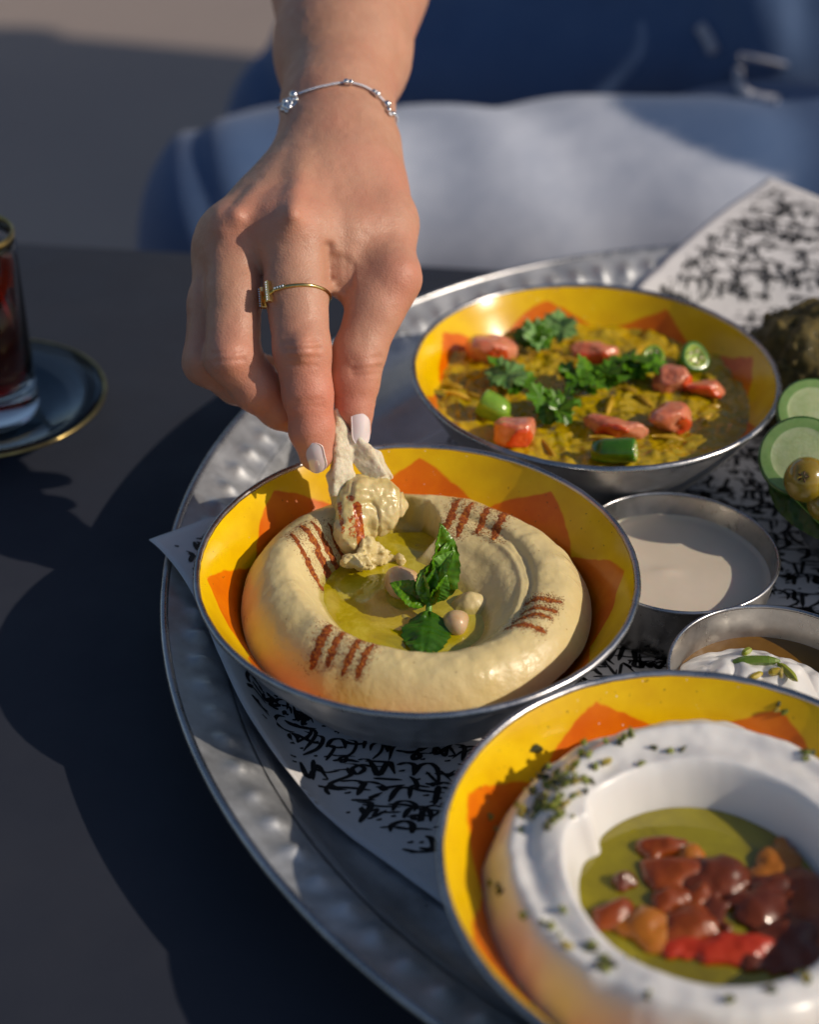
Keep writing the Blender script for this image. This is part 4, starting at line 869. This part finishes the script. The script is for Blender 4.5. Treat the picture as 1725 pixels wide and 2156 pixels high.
# ring and bracelet
m = Mat('ring_gold', (.78, .58, .22), .18, 1.0); m.link(m.ramp(m.noise(200, 3), [(.3, (.62, .44, .15)), (.7, (.85, .66, .30))]), 'Base Color'); M_RG = m.m
m = Mat('tiny_clear_stones', (.85, .87, .95), .05); m.set('Metallic', .7); M_ST = m.m
rc_ = P(622, 632, .5855); ring_ = thing('ring', 'gold ring with a double bar set with tiny stones on the index finger', 'ring', rc_)
fd = N(FI[0][2][0] - FI[0][1][0]); ru = N(np.cross(fd, toC)) ; rv = np.cross(ru, fd); rv = rv if rv @ toC > 0 else -rv; ru = ru if ru @ RGT > 0 else -ru
Rr = 66.5 * .5855 / FPX
def rp(a_, k=1.0, up=0): return rc_ + (ru * math.cos(a_) + rv * math.sin(a_)) * Rr * k - fd * up
def onfinger(q, off):
    dr = ru * math.cos(q) + rv * math.sin(q); ss = np.linspace(.004, .016, 120); dd_ = hand_fn(rc_ + ss[:, None] * dr); k = np.argmax(dd_ > 0) if (dd_ > 0).any() else 60
    return rc_ + dr * (min(ss[k], .0128) + off)
band = np.array([onfinger(q, .0004) for q in np.linspace(-math.pi, math.pi, 64, endpoint=False)]); band = sum(np.roll(band, k, 0) for k in (-2, -1, 0, 1, 2)) / 5
tube('band', band, .00075, M_RG, ring_, 10, True)
def bar(name, c_, ax, nr, hl, hw, ht, mat):
    A = np.array([N(ax), N(np.cross(nr, ax)), N(nr)]); X = [(sx, sy, sz) for sx in (-1, 1) for sy in (-1, 1) for sz in (-1, 1)]
    V = np.array([c_ + A[0] * x * hl + A[1] * y * hw + A[2] * z * ht for x, y, z in X]); F = [(0, 1, 3, 2), (4, 6, 7, 5), (0, 4, 5, 1), (2, 3, 7, 6), (0, 2, 6, 4), (1, 5, 7, 3)]
    o = mesh_obj(name, V, F, mat, ring_, smooth=False); b = o.modifiers.new('bevel', 'BEVEL'); b.width = .00018; b.segments = 2; return o
def stones(c_, ax, nr, n_, step, r_=.00042, par=None):
    for k in range(n_):
        q = c_ + N(ax) * step * (k - (n_ - 1) / 2) + N(nr) * .00095
        O = np.array([(1, 0, 0), (0, 1, 0), (-1, 0, 0), (0, -1, 0), (0, 0, 1), (0, 0, -1)], float) * r_
        mesh_obj('stone', O + q, [(0, 1, 4), (1, 2, 4), (2, 3, 4), (3, 0, 4), (1, 0, 5), (2, 1, 5), (3, 2, 5), (0, 3, 5)], M_ST, par or ring_, smooth=False)
for a_, k in ((2.30, 1.10), (2.72, 1.14)):
    q = onfinger(a_, .0012); nr = N(q - rc_); bo = bar('bar', q, fd, nr, .0042, .0009, .0011, M_RG); stones(q + nr * .0003, fd, nr, 8, .00098, .00042, bo)
q = onfinger(1.93, .0006); bo = bar('stone_setting', q, np.cross(fd, N(q - rc_)), N(q - rc_), .0024, .0008, .0007, M_RG); stones(q, np.cross(fd, N(q - rc_)), N(q - rc_), 4, .0011, .0005, bo)
# bracelet chain round the wrist
m = Mat('silver_chain', (.80, .80, .82), .15, 1.0); M_SV = m.m
br = thing('bracelet', 'fine silver chain bracelet with sparkling charms round the wrist', 'bracelet', P(712, 200, .62))
ctrl = [P(590, 215, .650), P(603, 208, .632), P(625, 197, .620), P(675, 180, .6125), P(730, 174, .611), P(775, 184, .6145), P(805, 205, .623), P(822, 222, .634), P(829, 245, .650), P(822, 262, .672), P(770, 262, .692), P(690, 250, .700), P(620, 235, .688), P(592, 224, .665)]
cur = spline(ctrl + [ctrl[0]], 240)[:-1]
def onskin(px, py):
    v = P(px, py, 1) - CAM; t_ = np.linspace(.56, .72, 800); d = hand_raw(CAM + t_[:, None] * v); k = int(np.argmax(d < .0006)) if (d < .0006).any() else int(np.argmin(d)); return CAM + v * t_[k]
front = [onskin(*q) for q in [(592, 222), (604, 212), (622, 203), (650, 192), (690, 181), (730, 175), (768, 184), (797, 204), (815, 224), (824, 242)]]
back = [P(815, 262, .672), P(770, 262, .690), P(690, 250, .698), P(615, 238, .688)]
cur = spline(front + back + [front[0]], 240)[:-1]
for _ in range(4):
    d = hand_raw(cur); gr = np.stack([hand_raw(cur + np.eye(3)[a_] * .0005) - hand_raw(cur - np.eye(3)[a_] * .0005) for a_ in range(3)], -1); gr /= np.linalg.norm(gr, axis=1)[:, None] + 1e-9
    cur = cur - gr * (d - .0009)[:, None]
tube('chain', cur, .00042, M_SV, br, 6, True)
lk = []
for k in range(0, len(cur), 2):
    O = np.array([(1, 0, 0), (-1, 0, 0), (0, 1, 0), (0, -1, 0), (0, 0, 1), (0, 0, -1)], float) * .00075
    lk.append((O + cur[k], [(0, 2, 4), (2, 1, 4), (1, 3, 4), (3, 0, 4), (2, 0, 5), (1, 2, 5), (3, 1, 5), (0, 3, 5)]))
V, F = join(lk); mesh_obj('links', V, F, M_SV, br, smooth=False)['kind'] = 'stuff'
def gem(c_, r_, nm='bead'):
    th = np.linspace(0, 2 * np.pi, 10, endpoint=False); prof = [(0, 1), (.6, .8), (1, .25), (.9, -.3), (.4, -.85), (0, -1)]
    V = np.array([[c_ + np.array([r * math.cos(q), r * math.sin(q), z_]) * r_ for r, z_ in prof] for q in th]).reshape(-1, 3); mesh_obj(nm, V, grid_faces(10, 6, True), M_SV, br, smooth=False)
def nearest(px, py):
    v = cur - CAM; dpt = v @ FWD; x = 862.5 + FPX * (v @ RGT) / dpt; y = 1078 - FPX * (v @ UPV) / dpt
    s_ = (x - px) ** 2 + (y - py) ** 2 + np.where(dpt > .662, 1e6, 0); return cur[int(np.argmin(s_))]
for (x_, y_, r_) in [(730, 174, .0014), (738, 176, .0012), (790, 192, .0012), (797, 198, .0014), (820, 218, .0018), (826, 232, .0012), (828, 246, .0012)]: gem(nearest(x_, y_) + toC * .0009, r_)
cb = nearest(618, 200)
for k, (dx, dy) in enumerate([(0, 0), (-3, 10), (-7, 18), (-11, 27), (-14, 34), (4, 8), (8, 22), (6, 34), (-18, 14), (-16, 24), (-2, 24), (-22, 30)]): gem(cb + RGT * dx / FPX * .63 - UPV * dy / FPX * .63 + toC * .0014, .0014 + .0006 * (k % 3 == 0), 'charm')

# ------------------------------------------------------------------ bread and the scoop of hummus in the hand
BD = .588
bt = thing('bread_piece', 'torn piece of pale flatbread loaded with hummus held between the fingertips', 'bread', P(760, 1080, BD))
m = Mat('flatbread', (.76, .66, .46), .75); m.set('Subsurface Weight', .25); m.set('Subsurface Scale', .004); m.link(m.ramp(m.noise(120, 5, .7), [(.3, (.42, .26, .10)), (.40, (.74, .64, .44)), (.7, (.86, .78, .62))]), 'Base Color'); m.bump(m.noise(500, 5, .75), .7, .0012); m.bump(m.voro(420), .35, .0010); M_BRD = m.m
def A3(d, n_): d = N(d); n_ = N(np.asarray(n_) - d * (np.asarray(n_) @ d)); return np.array([d, np.cross(n_, d), n_])
px_m = BD / FPX
def plate(p, pts, hw, th, nrm):     # chain of flattened capsules: (px,py,depth) points, half width px, half thickness m
    d = None
    for k in range(len(pts) - 1):
        a0, b0 = P(*pts[k]), P(*pts[k + 1]); A = A3(b0 - a0, nrm); c_ = (a0 + b0) / 2; L = np.linalg.norm(b0 - a0) / 2 + .0012
        q = box(p, c_, A, (L, hw[k] * px_m, th), th * .9); d = q if d is None else smin(d, q, .0035)
    return d
def bread(p):
    d = plate(p, [(712, 866, BD + .001), (718, 905, BD), (722, 950, BD - .001), (724, 1000, BD - .002), (722, 1040, BD - .002)], [9, 16, 22, 25], .0015, RGT * .55 + toC)
    d = np.minimum(d, plate(p, [(708, 950, BD + .004), (702, 1000, BD + .004), (708, 1040, BD + .002)], [8, 14], .0014, toC - RGT * .5))
    d = smin(d, plate(p, [(737, 920, BD + .001), (764, 958, BD), (792, 1005, BD)], [22, 25], .0015, toC - RGT * .2 - UPV * .4), .001)
    d = np.minimum(d, plate(p, [(755, 930, BD + .004), (785, 965, BD + .004), (812, 1010, BD + .004)], [15, 20], .0012, toC + RGT * .5))
    return d - .0004 * fbm(p * 520, 2, 4) - .0004 * vnoise(p * 160, 7)
bb = P(760, 1000, BD); V, F = sd_mesh(bread, bb - .034, bb + .034, .00055); mesh_obj('flatbread', V, F, M_BRD, bt)
def scoop(p):
    Bs = [(760, 1040, 0, 46, 1.0), (805, 1050, .002, 46, 1), (828, 1070, .002, 26, 1), (740, 1075, -.003, 38, 1), (733, 1115, -.004, 36, 1), (745, 1145, -.003, 32, 1), (800, 1090, .001, 34, 1), (722, 1050, .001, 28, 1), (765, 1165, 0, 17, 1), (780, 1120, .002, 24, 1)]
    d = None
    for (x_, y_, dd, r_, _) in Bs:
        q = ball(p, P(x_, y_, BD + dd), r_ * px_m * .92); d = q if d is None else smin(d, q, .0042)
    d = np.minimum(smax(d, -ball(p, P(826, 1078, BD - .010), .0042), .003), 1)
    d = smax(d, -cone(p, P(790, 1060, BD - .0125), P(795, 1110, BD - .010), .0016, .0016), .002)
    return d - .0014 * fbm(p * 150, 3, 9) - .0004 * vnoise(p * 480, 2) + .0006 * np.exp(-(vnoise(p * np.array([120, 120, 60]), 12) / .10) ** 2)
bb = P(770, 1085, BD); V, F = sd_mesh(scoop, bb - .030, bb + .030, .0006)
vv = V - CAM; dp = vv @ FWD; X_ = 862.5 + FPX * (vv @ RGT) / dp; Y_ = 1078 - FPX * (vv @ UPV) / dp
pm = np.zeros(len(V))
for (x0, y0, x1, y1, w_, a_) in [(752, 1065, 762, 1150, 10, 1.0), (715, 1060, 722, 1120, 7, .62), (735, 1048, 742, 1050, 9, .65), (738, 1090, 742, 1130, 12, .52)]:
    ax, ay = x1 - x0, y1 - y0; t_ = np.clip(((X_ - x0) * ax + (Y_ - y0) * ay) / (ax * ax + ay * ay), 0, 1); ds = np.hypot(X_ - x0 - t_ * ax, Y_ - y0 - t_ * ay); pm = np.maximum(pm, a_ * np.exp(-(ds / w_) ** 4))
m = Mat('scooped_hummus', (.66, .55, .3), .25); m.set('Subsurface Weight', .25); m.set('Subsurface Scale', .005); m.set('Coat Weight', .15); m.set('Coat Roughness', .2)
c = m.ramp(m.noise(90, 4), [(.3, (.58, .45, .16)), (.7, (.72, .58, .30))])
msk = m.ramp(m.math('ADD', m.attr('paprika'), m.math('MULTIPLY', m.math('SUBTRACT', m.noise(800, 3, .7), .5), 1.1)), [(.50, 0.0), (.60, 1.0)])
c = m.mix(msk, c, m.ramp(m.noise(900, 2), [(.35, (.28, .03, .002)), (.65, (.60, .15, .01))])); m.link(c, 'Base Color'); m.bump(m.noise(230, 4), .5, .0012)
mesh_obj('scooped_hummus', V, F, m.m, bt, attrs={'paprika': pm})
# torn crumbs of hummus at the edge of the scoop
def torn(p):
    d = None
    for (x_, y_, z_, r_) in [(775, 1150, .045, .0036), (788, 1162, .042, .0026), (797, 1182, .0395, .0018), (808, 1170, .0395, .0022), (822, 1174, .0390, .0020), (768, 1172, .043, .0034), (757, 1190, .041, .0026), (738, 1180, .044, .0030), (782, 1186, .039, .0016), (842, 1180, .0385, .0016)]:
        q = ball(p, G(x_, y_, z_), r_); d = q if d is None else smin(d, q, .002)
    return d - .0026 * fbm(p * 330, 3, 19)
bb = G(785, 1175, .042); V, F = sd_mesh(torn, bb - .018, bb + .018, .0006); mesh_obj('torn_edge', V, F, M_HUM, hu, attrs={'oily': np.full(len(V), .15)})

# ------------------------------------------------------------------ clothes
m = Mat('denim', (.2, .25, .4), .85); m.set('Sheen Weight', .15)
c = m.mix(m.attr('root_or_sunlit'), (.050, .105, .235), (.53, .58, .70)); c = m.mix(m.ramp(m.noise(45, 5, .7), [(.35, .25), (.7, 0.0)]), c, (.10, .16, .30)); m.link(c, 'Base Color')  # pale tone paints sun on the thigh, indigo the shaded denim
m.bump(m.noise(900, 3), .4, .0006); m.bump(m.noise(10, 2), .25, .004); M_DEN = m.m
K1 = np.array([-.105, 1.005, -.080]); H1 = np.array([.34, 1.03, -.075])
def jeans(p):
    d = cone(p, K1, H1, .078, .098); d = smin(d, cone(p, K1, (-.20, .93, -.40), .078, .062), .03)
    d = smin(d, cone(p, (-.06, 1.30, -.10), (.30, 1.33, -.06), .085, .125), .015); d = smin(d, cone(p, (-.06, 1.30, -.10), (-.22, 1.26, -.42), .085, .06), .03)
    d = smin(d, cone(p, (.30, 1.30, -.03), (.50, 1.27, -.03), .13, .13), .04)
    w_ = .006 * np.sin(p[:, 0] * 55 + p[:, 1] * 40 + 3 * vnoise(p * 9, 3)) * .5 + .004 * fbm(p * 9, 2, 5)
    return d + w_ + .006 * np.exp(-((p[:, 0] + .10 + .5 * (p[:, 2] + .1)) / .014) ** 2) + .010 * fbm(p * np.array([22, 9, 9]), 2, 15) * sstep(1.1, 1.16, p[:, 1])
V, F = sd_mesh(jeans, (-.36, .80, -.52), (.72, 1.55, .16), .007)
root_or_sunlit = (1 - sstep(1.03, 1.10, V[:, 1])) * sstep(-.095, -.035, V[:, 0] - .35 * V[:, 2]) * (1 - sstep(.228, .250, V[:, 0] + 4 * np.maximum(V[:, 2] + .012, 0))) * sstep(-.12, -.05, V[:, 2])  # painted sunlight on the near thigh, cut off along the shadow edge
mesh_obj('jeans', V, F, M_DEN, per, attrs={'root_or_sunlit': root_or_sunlit})
m = Mat('grey_knit', (.34, .31, .31), .9); m.link(m.ramp(m.noise(60, 4), [(.3, (.30, .28, .28)), (.7, (.38, .35, .35))]), 'Base Color'); m.bump(m.noise(400, 3), .5, .002); M_SH = m.m
def shirt(p):
    d = cone(p, (.32, 1.353, .06), (.30, 1.26, .43), .150, .155); d = smin(d, cone(p, (.46, 1.36, .10), (.44, 1.24, .43), .12, .13), .05)
    d = smin(d, cone(p, SH[0], SH[0] * .55 + EL[0] * .45, .068, .060), .04)
    d = smin(d, cone(p, (.52, 1.22, .44), (.56, 1.00, .20), .065, .055), .04); d = smin(d, cone(p, (.56, 1.00, .20), (.44, 1.06, .03), .055, .042), .02)
    return d + .008 * fbm(p * 11, 3, 6)
V, F = sd_mesh(shirt, (.00, .85, -.08), (.80, 1.65, .68), .008); mesh_obj('shirt', V, F, M_SH, per)
m = Mat('pale_thread', (.42, .44, .52), .8); prt = []
def onj(px, py):      # walk a view ray to the jeans
    v = N(P(px, py, 1) - CAM); t_ = .7
    for _ in range(60):
        d = float(jeans((CAM + v * t_)[None])[0])
        if d < .0005: break
        t_ += max(d * .7, .0008)
    return CAM + v * (t_ - .002)
for ln, r_ in (([(1475, 55), (1492, 80), (1505, 110)], .0045), ([(1568, 118), (1556, 150), (1562, 185), (1590, 205), (1640, 212)], .0040), ([(1568, 118), (1600, 124), (1660, 138)], .0020)):
    q = np.array([onj(*s_) for s_ in ln]); prt.append(tube_vf(spline(q, 24), r_, 6))
V, F = join(prt); mesh_obj('pocket_stitching', V, F, m.m, per)
for o in list(bpy.data.objects):
    if '_o' in o: del o['_o']
